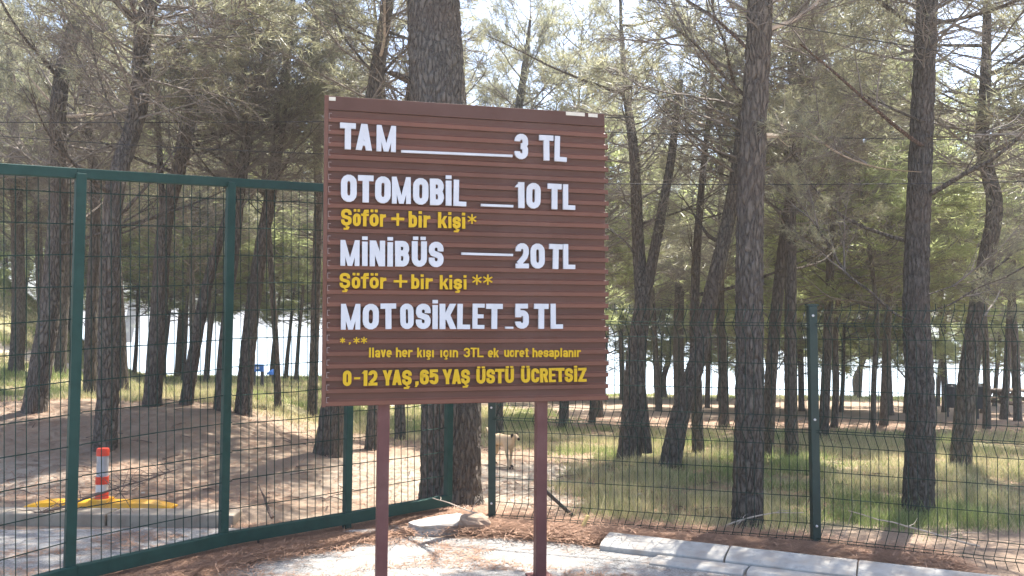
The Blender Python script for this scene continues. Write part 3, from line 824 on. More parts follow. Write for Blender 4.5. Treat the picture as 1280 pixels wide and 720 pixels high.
def crown_mesh(name, H, Rmax, nlive, ndead, mat, big=False, round_=False, dead_top=.35):
    Vs, Fs, Ms = [], [], []; off = 0; g = rnd.uniform(0, 6)
    def put(tpl, z, az, el, L):
        nonlocal off
        v, f, mm = tpl; sv = v * np.array([L, L * .95, L * .95]); sc = max(1, 1 / L) if L < 1 else 1
        p = sv @ rot_to(az, el, rnd.uniform(-.7, .7)).T + np.array([0, 0, z])
        Vs.append(p); Fs.append(f + off); Ms.append(mm); off += len(v)
    for i in range(ndead):
        k = i / max(1, ndead); z = k * H * dead_top; put(rnd.choice(DEAD), z, g + i * 2.4 + rnd.uniform(-.4, .4), rnd.uniform(-.05, .55), Rmax * rnd.uniform(.55, 1.0))
    for i in range(nlive):
        k = (i + rnd.random()) / nlive
        if round_: z = H * (.05 + .9 * k); L = Rmax * (.35 + .75 * math.sin(math.pi * (.12 + .80 * k)))
        else: z = H * (.16 + .82 * k); L = Rmax * (1.0 - .62 * k ** 1.4)
        put(rnd.choice(LIVE_BIG if big else LIVE), z, g + i * 2.4 + rnd.uniform(-.5, .5), rnd.uniform(-.15, .3) + .7 * k, L * rnd.uniform(.65, 1.1))
    V = np.concatenate(Vs); Fc = np.concatenate(Fs); M = np.concatenate(Ms)
    return np_mesh(name, V, Fc, [TWIG, mat], M)
CROWN = [crown_mesh('crown', 5.6, 2.3, 33, 24, NEEDLE) for _ in range(5)]
CROWN_THIN = [crown_mesh('crown', 5.0, 1.7, 17, 18, NEEDLE, dead_top=.6) for _ in range(2)]
CROWN_FAR = [crown_mesh('crown', 5.4, 2.4, 27, 6, NEEDLE_LIT, big=True, round_=True) for _ in range(3)]

def trunk_mesh(path, rad, sides, seg, relief, mat, seed, flare=True):
    """path with radii -> bark with plates raised between cracks"""
    P = [Vector(p) for p in path]; L = [0]
    for a, b in zip(P, P[1:]): L.append(L[-1] + (b - a).length)
    n = max(8, int(L[-1] / seg)); V = []; prev = None
    for i in range(n + 1):
        s_ = L[-1] * i / n; k = 0
        while k < len(L) - 2 and s_ > L[k + 1]: k += 1
        f = (s_ - L[k]) / max(1e-6, L[k + 1] - L[k])
        p0, p1, p2, p3 = P[max(k - 1, 0)], P[k], P[k + 1], P[min(k + 2, len(P) - 1)]
        c = .5 * ((2 * p1) + (p2 - p0) * f + (2 * p0 - 5 * p1 + 4 * p2 - p3) * f * f + (3 * p1 - p0 - 3 * p2 + p3) * f ** 3)
        r = rad[k] + (rad[k + 1] - rad[k]) * f
        if flare: r *= 1 + .22 * math.exp(-s_ / .13)
        for j in range(sides):
            t = 2 * math.pi * j / sides
            d = Vector((math.cos(t), math.sin(t), 0)); q = 1 + .07 * noise.noise(Vector((d.x * 1.3 + seed, d.y * 1.3, s_ * .8)))
            if flare: q += .10 * math.exp(-s_ / .12) * math.cos(4 * t + seed)
            pos = c + d * r * q
            if relief:
                u = Vector((d.x * r * 24 + seed, d.y * r * 24, s_ * 6.5)); u += Vector((1, 1, 1)) * .6 * noise.noise(u * .9)
                dd = noise.voronoi(u)[0]; e = min(1, (dd[1] - dd[0]) * 2.6)
                pos += d * relief * (e - .5)
            V.append(pos)
    Fs = []
    for i in range(n):
        for j in range(sides):
            a, b = i * sides + j, i * sides + (j + 1) % sides; Fs += [(a, b, b + sides), (a, b + sides, a + sides)]
    return np_mesh('trunk', [tuple(v) for v in V], Fs, [mat], smooth=True)

def pine(pts, w0, w1, label, group=None, Y=None, top=8.5, crown=None, ch=2.6, cs=1.0, relief=0, sides=14, seg=.12, mat=None, name='pine_tree', branches=(), base=None, limbs=5):
    """pts: the trunk's line as seen, base first; w0, w1: width in pixels at base and at its last point"""
    b = hit(*pts[0]) if base is None else base
    if Y is None: Y = b.y
    tree = empty(name, (b.x, b.y, b.z)); tag(tree, label, 'tree', group)
    pr = [W(x, y, Y) for x, y in pts]; pr[0] = Vector((pr[0].x, Y, gz(pr[0].x, Y) - .06))
    seed = (pts[0][0] * 7 + pts[0][1]) % 97
    rr = random.Random(seed)
    for i in range(1, len(pr)): pr[i].y += rr.uniform(-.04, .04) * i
    rads = [(w0 + (w1 - w0) * i / max(1, len(pts) - 1)) / 2 * Y / F for i in range(len(pts))]
    d = (pr[-1] - pr[-2]).normalized(); h = pr[-1].z; base_r = rads[-1]; topz = top + gz(b.x, b.y)
    st = 1.0; p = pr[-1].copy(); rem = max(.5, topz - h); n = max(1, int(rem / st))
    for i in range(n):
        d = (d + Vector((rr.uniform(-.07, .07), rr.uniform(-.07, .07), .18))).normalized(); p = p + d * (rem / n); pr.append(p.copy()); rads.append(max(.012, base_r * (1 - (i + 1) / n * .92)))
    loc = [q - tree.location for q in pr]
    o = link('trunk', trunk_mesh(loc, rads, sides, seg, relief, mat or BARK, seed), tree)
    # crown: follows the trunk above height ch
    zc = ch + b.z; k = 0
    while k < len(pr) - 2 and pr[k + 1].z < zc: k += 1
    f = (zc - pr[k].z) / (pr[k + 1].z - pr[k].z); cp = pr[k].lerp(pr[k + 1], max(0, min(1, f)))
    if crown is not None:
        c = link('crown', crown, tree); c.location = cp - tree.location
        dirn = (pr[-1] - cp).normalized()
        q = dirn.to_track_quat('Z', 'Y'); c.rotation_mode = 'QUATERNION'
        c.rotation_quaternion = q @ Euler((0, 0, rr.uniform(0, 6.28))).to_quaternion()
        s_ = (topz - cp.z + .3) / 5.6 ; c.scale = (cs, cs, max(.6, s_))
    for br in branches:
        bp, bw0, bw1, dy = br[:4]; bm = br[4] if len(br) > 4 else BARK
        q = [W(x, y, Y + dy * i / (len(bp) - 1)) - tree.location for i, (x, y) in enumerate(bp)]
        rd = [(bw0 + (bw1 - bw0) * i / (len(bp) - 1)) / 2 * Y / F for i in range(len(bp))]
        m = trunk_mesh(q, rd, 8, .08, 0, bm, seed + bp[0][1], flare=False); m.name = 'branch'
        bo = link('branch', m, tree)
        # side twigs carried by the branch
        Vs, Fs, Ms = [], [], []; off = 0
        for i in range(br[5] if len(br) > 5 else 7):
            kk = rr.uniform(.3, 1) * (len(q) - 1); j = min(int(kk), len(q) - 2); pp = q[j].lerp(q[j + 1], kk - j); dr = (q[j + 1] - q[j]).normalized()
            az = math.atan2(dr.y, dr.x) + rr.uniform(-1, 1); el = math.asin(max(-1, min(1, dr.z))) + rr.uniform(-.7, .5)
            tpl = rr.choice(LIVE if rr.random() < .6 else DEAD); L = rr.uniform(.4, .9)
            Vs.append(tpl[0] * L @ rot_to(az, el, rr.uniform(-1, 1)).T + np.array(pp)); Fs.append(tpl[1] + off); Ms.append(tpl[2]); off += len(tpl[0])
        if Vs: link('spray', np_mesh('spray', np.concatenate(Vs), np.concatenate(Fs), [TWIG, NEEDLE], np.concatenate(Ms)), bo)
    if Y < 17 and limbs:
        k0 = len(pr) - 1
        for i in range(limbs):
            z = b.z + rr.uniform(2.0, min(5.6, topz - b.z - 1)); k = 0
            while k < len(pr) - 2 and pr[k + 1].z < z: k += 1
            p = pr[k].lerp(pr[k + 1], max(0, min(1, (z - pr[k].z) / (pr[k + 1].z - pr[k].z)))) - tree.location
            az = rr.uniform(0, 6.28); d_ = Vector((math.cos(az), math.sin(az), rr.uniform(-.1, .45))).normalized(); L_ = rr.uniform(.8, 2.0); q = [p.copy()]
            for j in range(7):
                d_ = (d_ + Vector((rr.gauss(0, .10), rr.gauss(0, .10), rr.uniform(-.02, .16)))).normalized(); q.append(q[-1] + d_ * L_ / 7)
            m = MB(); r0 = rr.uniform(.010, .022) * (L_ / 1.6 + .3); m.tube(q, [r0 * (1 - j / 8) + .002 for j in range(8)], 6)
            for j in range(6):
                u_ = rr.randint(2, 6); dd = (d_ + Vector((rr.gauss(0, .7), rr.gauss(0, .7), rr.gauss(0, .4)))).normalized(); l_ = rr.uniform(.2, .6); t_ = [q[u_]]
                for _ in range(3): dd = (dd + Vector((rr.gauss(0, .2), rr.gauss(0, .2), rr.gauss(.05, .15)))).normalized(); t_.append(t_[-1] + dd * l_ / 3)
                m.tube(t_, [.006, .0045, .003, .0015], 4)
            m.build('branch', PALEWOOD if rr.random() < .12 else BARK_FAR, tree)
    return tree

NEAR = dict(relief=.012, sides=56, seg=.022)
pine([(563, 650), (564, 500), (560, 300), (548, 125), (541, 0)], 76, 66, 'thickest pine trunk directly behind the price board, with a sawn branch stub', Y=7.95, top=8.0, crown=CROWN[0], ch=4.6, cs=.75,
     branches=[([(536, 112), (512, 101), (490, 91)], 24, 17, -.12, BARK, 0)], **dict(NEAR, relief=.02, sides=84))
pine([(934, 658), (936, 500), (938, 300), (941, 150), (947, 0)], 37, 29, 'straight grey pine just behind the fence, left of its green post', top=7.0, crown=CROWN[1], ch=3.9, cs=.55,
     branches=[([(936, 62), (915, 42), (893, 22), (862, 2), (820, -20)], 6, 3, .2, BARK_RED), ([(934, 122), (912, 102), (885, 72), (862, 48), (845, 38)], 7, 4, -.2),
               ([(950, 50), (975, 32), (1010, 14), (1060, -5)], 6, 3, .3)], **NEAR)
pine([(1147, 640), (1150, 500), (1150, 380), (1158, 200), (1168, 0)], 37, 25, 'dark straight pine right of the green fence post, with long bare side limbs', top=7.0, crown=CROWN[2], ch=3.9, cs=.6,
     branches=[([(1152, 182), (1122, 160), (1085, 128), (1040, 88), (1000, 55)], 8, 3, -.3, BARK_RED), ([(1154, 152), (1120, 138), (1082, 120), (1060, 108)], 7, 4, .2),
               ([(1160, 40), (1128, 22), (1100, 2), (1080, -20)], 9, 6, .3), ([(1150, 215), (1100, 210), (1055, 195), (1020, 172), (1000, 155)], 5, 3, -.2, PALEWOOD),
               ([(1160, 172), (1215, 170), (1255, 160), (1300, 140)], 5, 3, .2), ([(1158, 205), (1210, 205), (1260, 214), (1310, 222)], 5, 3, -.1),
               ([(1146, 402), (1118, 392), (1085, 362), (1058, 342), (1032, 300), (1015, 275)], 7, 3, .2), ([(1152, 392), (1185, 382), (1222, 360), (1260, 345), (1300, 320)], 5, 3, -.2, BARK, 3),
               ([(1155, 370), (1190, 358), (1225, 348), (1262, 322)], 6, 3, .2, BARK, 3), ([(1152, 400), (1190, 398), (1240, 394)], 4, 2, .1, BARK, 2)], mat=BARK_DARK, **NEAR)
pine([(131, 560), (134, 470), (140, 380), (150, 240), (165, 130), (185, 40), (200, 0)], 27, 19, 'leaning pine rising from the bare mound behind the red and white marker', top=7, cs=.8, crown=CROWN[3], ch=3.4,
     branches=[([(178, 50), (172, 25), (163, 0), (158, -20)], 7, 5, .1, BARK_RED, 2), ([(172, 66), (215, 62), (262, 52), (300, 30), (335, 0)], 6, 3, .2), ([(168, 88), (200, 84), (226, 76)], 5, 3, -.1, BARK, 2),
               ([(158, 168), (140, 140), (120, 80), (112, 20)], 4, 2, .2, BARK, 3)], **dict(NEAR, sides=44))
pine([(410, 568), (418, 508), (432, 400), (450, 250), (470, 100), (484, 0)], 36, 15, 'leaning pine with a dark base at the left lower corner of the price board', top=7, crown=CROWN_THIN[0], ch=3.6,
     branches=[([(466, 90), (450, 72), (428, 42), (414, 0)], 5, 3, .1, BARK, 3), ([(476, 96), (492, 76), (512, 56), (520, 20)], 6, 3, .1, BARK, 3)], relief=.009, sides=40, seg=.03)
MID = dict(relief=.008, sides=30, seg=.04)
T = [
 ([(42, 515), (52, 450), (62, 380), (70, 240), (78, 120), (98, 0)], 28, 17, 'dark pine trunk swelling to the right of the leftmost group, above the mound crest', 4, 2.6, MID, [([(72, 135), (55, 118), (38, 98)], 5, 3, -.2, PALEWOOD, 1)]),
 ([(190, 508), (198, 400), (206, 280), (226, 200), (246, 100), (266, 40)], 22, 14, 'forked leaning pine on the grass behind the mound, first one right of the marker pine', 0, 2.9, MID, [([(205, 285), (200, 200), (196, 100)], 9, 6, .3, BARK, 3)]),
 ([(232, 505), (250, 400), (268, 320), (290, 250), (310, 160)], 16, 9, 'slim pine leaning hard right beside the left gate upright', 1, 2.8, MID, []),
 ([(303, 518), (310, 430), (324, 320), (337, 240), (350, 130)], 21, 13, 'pine right of the second gate upright, leaning right, seen through the mesh', 2, 2.8, MID, []),
 ([(348, 512), (345, 440), (338, 320), (330, 230)], 9, 6, 'thin bare-stemmed pine between the gate upright and the price board', 5, 2.6, {}, []),
 ([(390, 520), (394, 420), (398, 250), (396, 100), (396, 0)], 12, 9, 'straight slim pine rising right along the left edge of the price board', 6, 3.3, MID, []),
 ([(20, 465), (22, 380), (18, 250), (12, 120)], 18, 12, 'pine trunk nearest the left border, on the rising bank', 3, 2.4, MID, []),
 ([(75, 470), (80, 380), (92, 250), (110, 130)], 14, 9, 'slim pine seen between the leftmost gate upright and the dark swelling trunk', 1, 2.6, {}, []),
 ([(112, 495), (116, 380), (118, 260), (112, 150)], 16, 11, 'pine directly behind the leftmost gate upright', 0, 2.6, {}, []),
 ([(155, 445), (165, 390), (176, 320), (190, 250)], 13, 8, 'pine leaning right on the lake bank with bright water behind its foot', 4, 2.7, {}, []),
 ([(225, 472), (228, 400), (236, 320), (240, 220)], 13, 8, 'upright pine standing in front of the bright water, left of the second gate upright', 2, 2.7, {}, []),
 ([(274, 512), (280, 420), (292, 320), (300, 240)], 14, 9, 'pine half hidden behind the second gate upright', 3, 2.6, {}, []),
 ([(465, 562), (470, 500), (480, 380), (500, 200), (515, 90)], 20, 11, 'pine base seen behind the left sign post', 6, 3.2, MID, []),
 ([(501, 549), (500, 500), (495, 380), (486, 200)], 14, 8, 'slim pine base between the left sign post and the thickest trunk', 1, 3.0, MID, []),
 ([(622, 545), (622, 500), (628, 380), (640, 200), (655, 90)], 16, 9, 'pine behind the dark end post of the fence, above the dog', 0, 3.2, MID, []),
 ([(786, 576), (792, 500), (798, 420), (803, 380), (800, 310), (790, 200), (786, 110)], 30, 9, 'forked pine with two feet, first one right of the price board', 6, 2.8, MID,
     [([(803, 384), (815, 330), (830, 250), (840, 190), (850, 100)], 16, 8, .1, BARK, 4), ([(797, 470), (803, 520), (808, 566)], 18, 15, -.05, BARK, 0), ([(795, 320), (780, 300), (757, 285)], 4, 2, .1, BARK, 2)]),
 ([(836, 584), (850, 520), (872, 450), (888, 380), (908, 300), (922, 230), (932, 120)], 27, 14, 'strongly leaning pine left of the straight grey pine, crossing behind it higher up', 4, 3.2, MID, []),
 ([(873, 567), (870, 480), (868, 400), (872, 300)], 15, 10, 'short-looking upright pine just right of the foot of the leaning one', 5, 3.0, MID, []),
 ([(958, 571), (966, 450), (982, 300), (992, 200)], 17, 11, 'slim pine right of the straight grey pine, leaning slightly right', 0, 3.0, MID, []),
 ([(990, 573), (988, 450), (989, 330), (991, 220)], 17, 12, 'straight slim pine just left of the green fence post', 3, 3.2, MID, [([(988, 300), (1008, 285), (1050, 272)], 4, 2, .1, BARK, 3)]),
 ([(850, 512), (848, 420), (852, 300), (860, 200)], 15, 9, 'distant slim pine behind the forked pine and the leaning one', 2, 2.8, {}, []),
 ([(1199, 582), (1208, 480), (1226, 360), (1238, 260), (1234, 180), (1226, 100)], 26, 13, 'curved leaning pine between the dark straight pine and the right border', 1, 3.3, MID,
     [([(1222, 372), (1240, 340), (1275, 310)], 4, 2, .1, BARK, 3)]),
 ([(905, 536), (904, 470), (900, 380), (902, 280)], 14, 9, 'slim pine seen just left of the straight grey pine, farther off', 3, 2.7, {}, []),
 ([(1043, 534), (1045, 480), (1044, 420), (1050, 330)], 9, 6, 'thin young pine on the brown needle ground just right of the green post', 7, 1.9, {}, []),
 ([(1091, 549), (1093, 470), (1096, 400), (1090, 320)], 7, 5, 'thinnest pine stem midway between the green post and the dark straight pine', 8, 2.0, {}, []),
 ([(1111, 519), (1109, 480), (1108, 440)], 12, 9, 'stout short pine on the brown ground left of the dark straight pine', 9, 1.9, {}, []),
 ([(1233, 536), (1232, 480), (1230, 400)], 10, 7, 'pine standing left of the picnic table beside a dark bin', 7, 2.4, {}, []),
 ([(1254, 524), (1257, 480), (1260, 400)], 10, 7, 'pine standing in front of the picnic table', 8, 2.6, {}, []),
 ([(1182, 515), (1180, 470), (1178, 400)], 9, 6, 'slim pine by the dark litter bin, seen left of the curved leaning pine', 9, 2.4, {}, []),
 ([(740, 528), (742, 480), (745, 400), (750, 300)], 9, 6, 'thin pine low at the right lower corner of the price board', 7, 2.4, {}, []),
 ([(778, 500), (778, 470), (776, 420)], 8, 6, 'distant pine whose stem shows just left of the forked pine', 8, 2.0, {}, []),
 ([(884, 510), (885, 470), (886, 430)], 7, 6, 'distant thin pine just left of the slim pine by the straight grey one', 9, 2.0, {}, []),
]
ALLC = CROWN + CROWN_THIN + CROWN_FAR
for pts, a, b, lab, ci, ch, kw, brs in T:
    pine(pts, a, b, lab, top=(5.8 if ci > 6 else 6.9), crown=ALLC[ci], ch=ch, mat=BARK if kw else BARK_FAR, branches=brs, cs=(.95 if ci > 6 else .6 if 290 < pts[0][0] < 510 else .58 if pts[0][0] < 290 else .72), **kw)
# pines on the lake shore: low round crowns, pale water behind their short stems
SH_ = [(1053, 491, 'second'), (1072, 496, 'third'), (1031, 494, 'first'), (1268, 497, 'last'), (1128, 492, None), (965, 497, None), (930, 499, None), (830, 497, None), (700, 498, None), (640, 497, None), (530, 496, None), (1200, 493, None)]
SL = {1053: 'lake shore pine seen second to the right of the green fence post', 1072: 'lake shore pine with a forked stem, third to the right of the green fence post',
      1031: 'lake shore pine just right of the green fence post', 1268: 'lake shore pine above the picnic table'}
for x, y, _ in SH_:
    pine([(x, y), (x + rnd.uniform(-3, 3), y - 22), (x + rnd.uniform(-5, 5), y - 40)], 9, 7, SL.get(x, 'far pine on the lake shore mostly hidden behind nearer trunks'), None if x in SL else 'pines on the far shore hidden behind nearer trunks',
         top=6.5, crown=rnd.choice(CROWN_FAR), ch=1.0, cs=1.2, mat=BARK_FAR, sides=9)
for x, Y in ((-9.5, 31), (-12.5, 33), (-16, 30), (-5.0, 33), (-19, 24)):
    b = Vector((x, Y, gz(x, Y))); px = 640 + F * x / Y
    m_ = lambda z: 405 - (z - EYE) * F / Y
    pine([(px, m_(b.z)), (px + 3, m_(b.z + .8)), (px + 5, m_(b.z + 1.6))], 9, 7, 'pine on the left lake bank beyond the grove, mostly hidden behind nearer trunks', 'pines on the left lake bank',
         top=6.5, crown=rnd.choice(CROWN_FAR), ch=1.9, cs=1.15, mat=BARK_FAR, sides=9, base=b, Y=Y)
for i in range(42):
    Y = rnd.uniform(22, 36); x = (-.62 + 1.26 * (i + rnd.uniform(.1, .9)) / 30) * Y
    if i >= 30: x = (-.60 + .50 * (i - 30 + rnd.random()) / 12) * Y
    b = Vector((x, Y, gz(x, Y))); px = 640 + F * x / Y; lo = .95 if x > 0 else (.6 if x < -.47 * Y else 1.9 + (Y < 28) * .3)
    m_ = lambda z: 405 - (z - EYE) * F / Y
    pine([(px, m_(b.z)), (px + 2, m_(b.z + .8)), (px + 4, m_(b.z + 1.6))], 6, 4.5, 'small bright green pine between the grove and the water, mostly behind nearer trunks', 'small pines between the grove and the lake',
         top=6.8, crown=CROWN_FAR[i % 3], ch=lo, cs=1.25, mat=BARK_FAR, sides=8, base=b, Y=Y)
# deeper pines that fill the grove; their stems hide behind nearer ones
FILL = [(-6.4, 14.5), (-9.0, 17.0), (-11.5, 15), (-3.6, 20), (-1.2, 17), (.9, 15.5), (2.0, 20), (5.3, 15), (7.6, 18), (9.2, 13.5), (-7.6, 21), (4.0, 24), (-13.5, 21), (11.5, 20), (7.9, 24), (-13.5, 13.5), (7.6, 9.6), (9.6, 11), (-15, 27), (-11, 25)]
for i, (x, Y) in enumerate(FILL):
    b = Vector((x, Y, gz(x, Y))); px = 640 + F * x / Y; le = rnd.uniform(-.06, .06)
    m_ = lambda z: 405 - (z - EYE) * F / Y
    pine([(px, m_(b.z)), (px + F / Y * le * 1.5, m_(b.z + 1.5)), (px + F / Y * le * 3, m_(b.z + 3))], .18 * F / Y, .13 * F / Y, 'pine deep in the grove with its stem among nearer trunks', 'pines that fill the depth of the grove',
         top=7.4, crown=CROWN[i % 5], ch=2.7, mat=BARK_FAR, sides=12, base=b, Y=Y)

# ------------------------------------------------------------------ grass, straw, fallen needles
def scatter(name, n, place, mats, size, kind='stuff', lie=False, parent=None):
    V, Fa, M = [], [], []; k = 0; tries = 0
    while k < n and tries < n * 12:
        tries += 1
        r_ = place()
        if r_ is None: continue
        x, y, z, sc, mi = r_
        h = rnd.uniform(*size) * sc; az = rnd.uniform(0, 6.283); wd = max(.0045, y * .0009) * (1 if not lie else 1.15)
        a = Vector((math.cos(az), math.sin(az), 0)) * wd / 2
        if lie: tip = Vector((math.cos(az + 1.4) * h, math.sin(az + 1.4) * h, rnd.uniform(0, .25) * h))
        else: tip = Vector((rnd.gauss(0, .35) * h, rnd.gauss(0, .35) * h, h))
        b = Vector((x, y, z)); V += [tuple(b - a), tuple(b + a), tuple(b + tip)]; Fa.append((3 * k, 3 * k + 1, 3 * k + 2)); M.append(mi); k += 1
    o = link(name, np_mesh(name, V, Fa, mats, M), parent); tag(o, kind=kind); return o
def tree_y(lo, hi):  # more blades near, fewer far
    return lo * (hi / lo) ** rnd.random()
def place_grass():
    y = tree_y(6.4, 38); x = rnd.uniform(-.68, .68) * y
    mk = masks(x, y)[0]; cl = noise.noise(Vector((x * 1.7, y * 1.7, 2)))
    if rnd.random() > mk * (.55 + 1.6 * cl): return None
    if x < .3 and y < 8.2: return None
    dry = ss(-.42, .12, noise.noise(Vector((x * .5, y * .6, 5))) + .15 * (y < 8.6) - .1 * (y > 15))
    return x, y, gz(x, y) - .005, (.7 + .9 * max(0, cl + .2)) * (1 + (1.1 if rnd.random() < .05 else 0)), 1 if rnd.random() < .12 + .75 * dry else 0
tag(scatter('grass', 260000, place_grass, [GRASS, STRAW], (.035, .115)), 'patchy green and straw coloured grass under the pines')
def place_litter():
    c = rnd.random()
    if c < .30:      # along the kerb and fence
        t = rnd.uniform(-.35, 1.15); p = FP[0].lerp(FP[1], t) if t < 1 else FP[1] + d2 * (t - 1) * 6
        x, y = p.x, p.y + rnd.gauss(-.12, .16)
        q = Vector((x, y, 0)) - A0; dd = q.dot(-kn)
        if q.dot(kd) > -.05 and dd < .27: 
            if rnd.random() < .93: return None
            return x, y, (.14 if dd > 0 else .035), 1, 0
        return x, y, gz(x, y) + .012 + rnd.uniform(0, .05), 1, 0
    if c < .46:      # along the gate
        k = rnd.random() * 3.99; i = int(k); p = bot[i].lerp(bot[i + 1], k - i); x, y = p.x + rnd.gauss(.1, .12), p.y + rnd.gauss(-.05, .15)
        return x, y, .012 + rnd.uniform(0, .03), 1, 0
    if c < .60:
        x, y = rnd.uniform(-4, 3.3), rnd.uniform(4.6, 7.2)
        if noise.noise(Vector((x * 1.3, y * 3.5, 7))) < .12: return None
        if (Vector((x, y, 0)) - A0).dot(kd) > 0 and (Vector((x, y, 0)) - A0).dot(-kn) > -.22: return None
        return x, y, .011, .9, 0
    y = tree_y(7.4, 20); x = rnd.uniform(-.65, .6) * y
    if rnd.random() > masks(x, y)[1]: return None
    return x, y, gz(x, y) + .004, 1.1, 0
tag(scatter('fallen_needles', 190000, place_litter, [LITTER], (.05, .13), lie=True), 'reddish fallen pine needles along the fence, kerb and gate')

tv = MB()
for i in range(420):
    y = tree_y(7.6, 20); x = rnd.uniform(-.62, .6) * y
    if rnd.random() < masks(x, y)[0] * .8: continue
    az = rnd.uniform(0, 6.28); L_ = rnd.uniform(.06, .35); p = Vector((x, y, gz(x, y) + .012)); q = p + Vector((math.cos(az), math.sin(az), .06)) * L_
    tv.tube([p, p.lerp(q, .5) + Vector((rnd.uniform(-.02, .02), rnd.uniform(-.02, .02), .01)), q], [.006, .005, .002], 4)
tag(tv.build('twig_litter', DEADWOOD), 'small broken twigs strewn over the forest floor', kind='stuff')
# ------------------------------------------------------------------ lane marker on its yellow rubber base
bp = Vector((0, 7.24, .082))
bx = (134 - 640) / F * 7.24
sep = empty('lane_separator', (bx, 7.24, bp.z)); tag(sep, 'low yellow rubber lane separator lying behind the gate', 'lane separator')
m = MB()
for s_ in (-1, 1):
    sec = []
    for i in range(8):
        x = s_ * (.075 + .52 * i / 7); k = 1 - .75 * max(0, (i - 4) / 3) ** 2; sec.append((x, .058 * k))
    vs = []
    for x, h in sec:
        for yy, zz in ((-.085, 0), (-.07, h * .75), (-.035, h), (.035, h), (.07, h * .75), (.085, 0)): vs.append((x, yy, zz))
    fs = [(i * 6 + a, i * 6 + a + 1, (i + 1) * 6 + a + 1, (i + 1) * 6 + a) if s_ > 0 else ((i + 1) * 6 + a, (i + 1) * 6 + a + 1, i * 6 + a + 1, i * 6 + a) for i in range(7) for a in range(5)]
    fs += [tuple(range(6)), tuple(42 + a for a in range(6))]
    m = MB(); m.add(vs, fs); o = m.build('ramp_half', RUBY, sep, smooth=False)
m = MB(); m.box((0, 0, .035), (.16, .18, .07), taper=.9); m.build('socket', RUBY, sep, bevel=.008)
post = empty('lane_marker_post', (bx, 7.24, bp.z + .05)); tag(post, 'red and white reflective marker post standing on the yellow lane separator', 'marker post')
for nm, mat, pf in (('foot', RED, [(.064, 0), (.062, .012), (.055, .03), (.051, .08)]), ('lower_band', REFL2, [(.050, .08), (.049, .155)]), ('red_band', RED, [(.053, .155), (.053, .225)]),
                    ('upper_band', REFL, [(.047, .225), (.047, .415)]), ('cap', RED, [(.052, .415), (.052, .468), (.047, .482), (.02, .486)])):
    pf = [(a_ * .96, b_ * .88) for a_, b_ in pf]; m = MB(); m.lathe(pf, 24); m.build(nm, mat, post, smooth=True)
    ob = post.children[-1] if post.children else None
for o in bpy.data.objects:
    if o.parent == post: 
        e = o.modifiers.new('edge', 'EDGE_SPLIT'); e.split_angle = R(40)

# ------------------------------------------------------------------ dead branches
def fallen(name, label, c, L, az, n, mat, seed, thick=.012, rise=.25, cat='branch'):
    r = random.Random(seed); m = MB(); root = Vector((0, 0, .02)); p = root.copy(); d = Vector((math.cos(az), math.sin(az), rise)).normalized(); pts = [p.copy()]
    for i in range(8):
        d = (d + Vector((r.uniform(-.18, .18), r.uniform(-.18, .18), r.uniform(-.10, .10)))).normalized(); p = p + d * L / 8; p.z = max(.012, p.z); pts.append(p.copy())
    m.tube(pts, [thick * (1 - i / 9) + .002 for i in range(9)], 6)
    for i in range(n):
        k = r.uniform(.05, .97) * 8; j = int(k); b = pts[j].lerp(pts[j + 1], k - j) if j < 8 else pts[8]
        dd = (Vector((r.gauss(0, 1), r.gauss(0, 1), r.uniform(-.4, .7)))).normalized(); q = [b]; l = L * r.uniform(.10, .32)
        for _ in range(4):
            dd = (dd + Vector((r.gauss(0, .25), r.gauss(0, .25), r.gauss(0, .2)))).normalized(); t = q[-1] + dd * l / 4; t.z = max(.004, t.z); q.append(t)
        m.tube(q, [.004, .0032, .0026, .002, .0012], 4)
    o = m.build(name, mat); o.location = c; tag(o, label, cat); return o
fallen('fallen_branch', 'dry twiggy branch lying across the beige kerb below the lane separator', Vector((-3.75, 6.93, .06)), 1.15, .02, 46, DEADWOOD, 5, .012, .16)
fallen('broken_branch', 'short broken branch sticking up at the right end of the beige kerb', G(336, 662) + Vector((0, .1, .05)), .30, 2.3, 9, DEADWOOD, 9, .014, .8)
fallen('bent_twig', 'long pale bent twig in the grass below the dark straight pine', G(1225, 692) + Vector((0, .0, .03)), .95, 2.75, 3, PALEWOOD, 21, .007, .16)
fallen('dry_twig', 'pale forked twig at the foot of the straight grey pine', G(905, 665) + Vector((0, 0, .02)), .65, .25, 4, PALEWOOD, 31, .006, .35)
fallen('curled_root', 'thin pale curled root on the broken concrete under the gate end', G(600, 662) + Vector((0, 0, .10)), .45, 2.7, 4, PALEWOOD, 41, .005, .2)

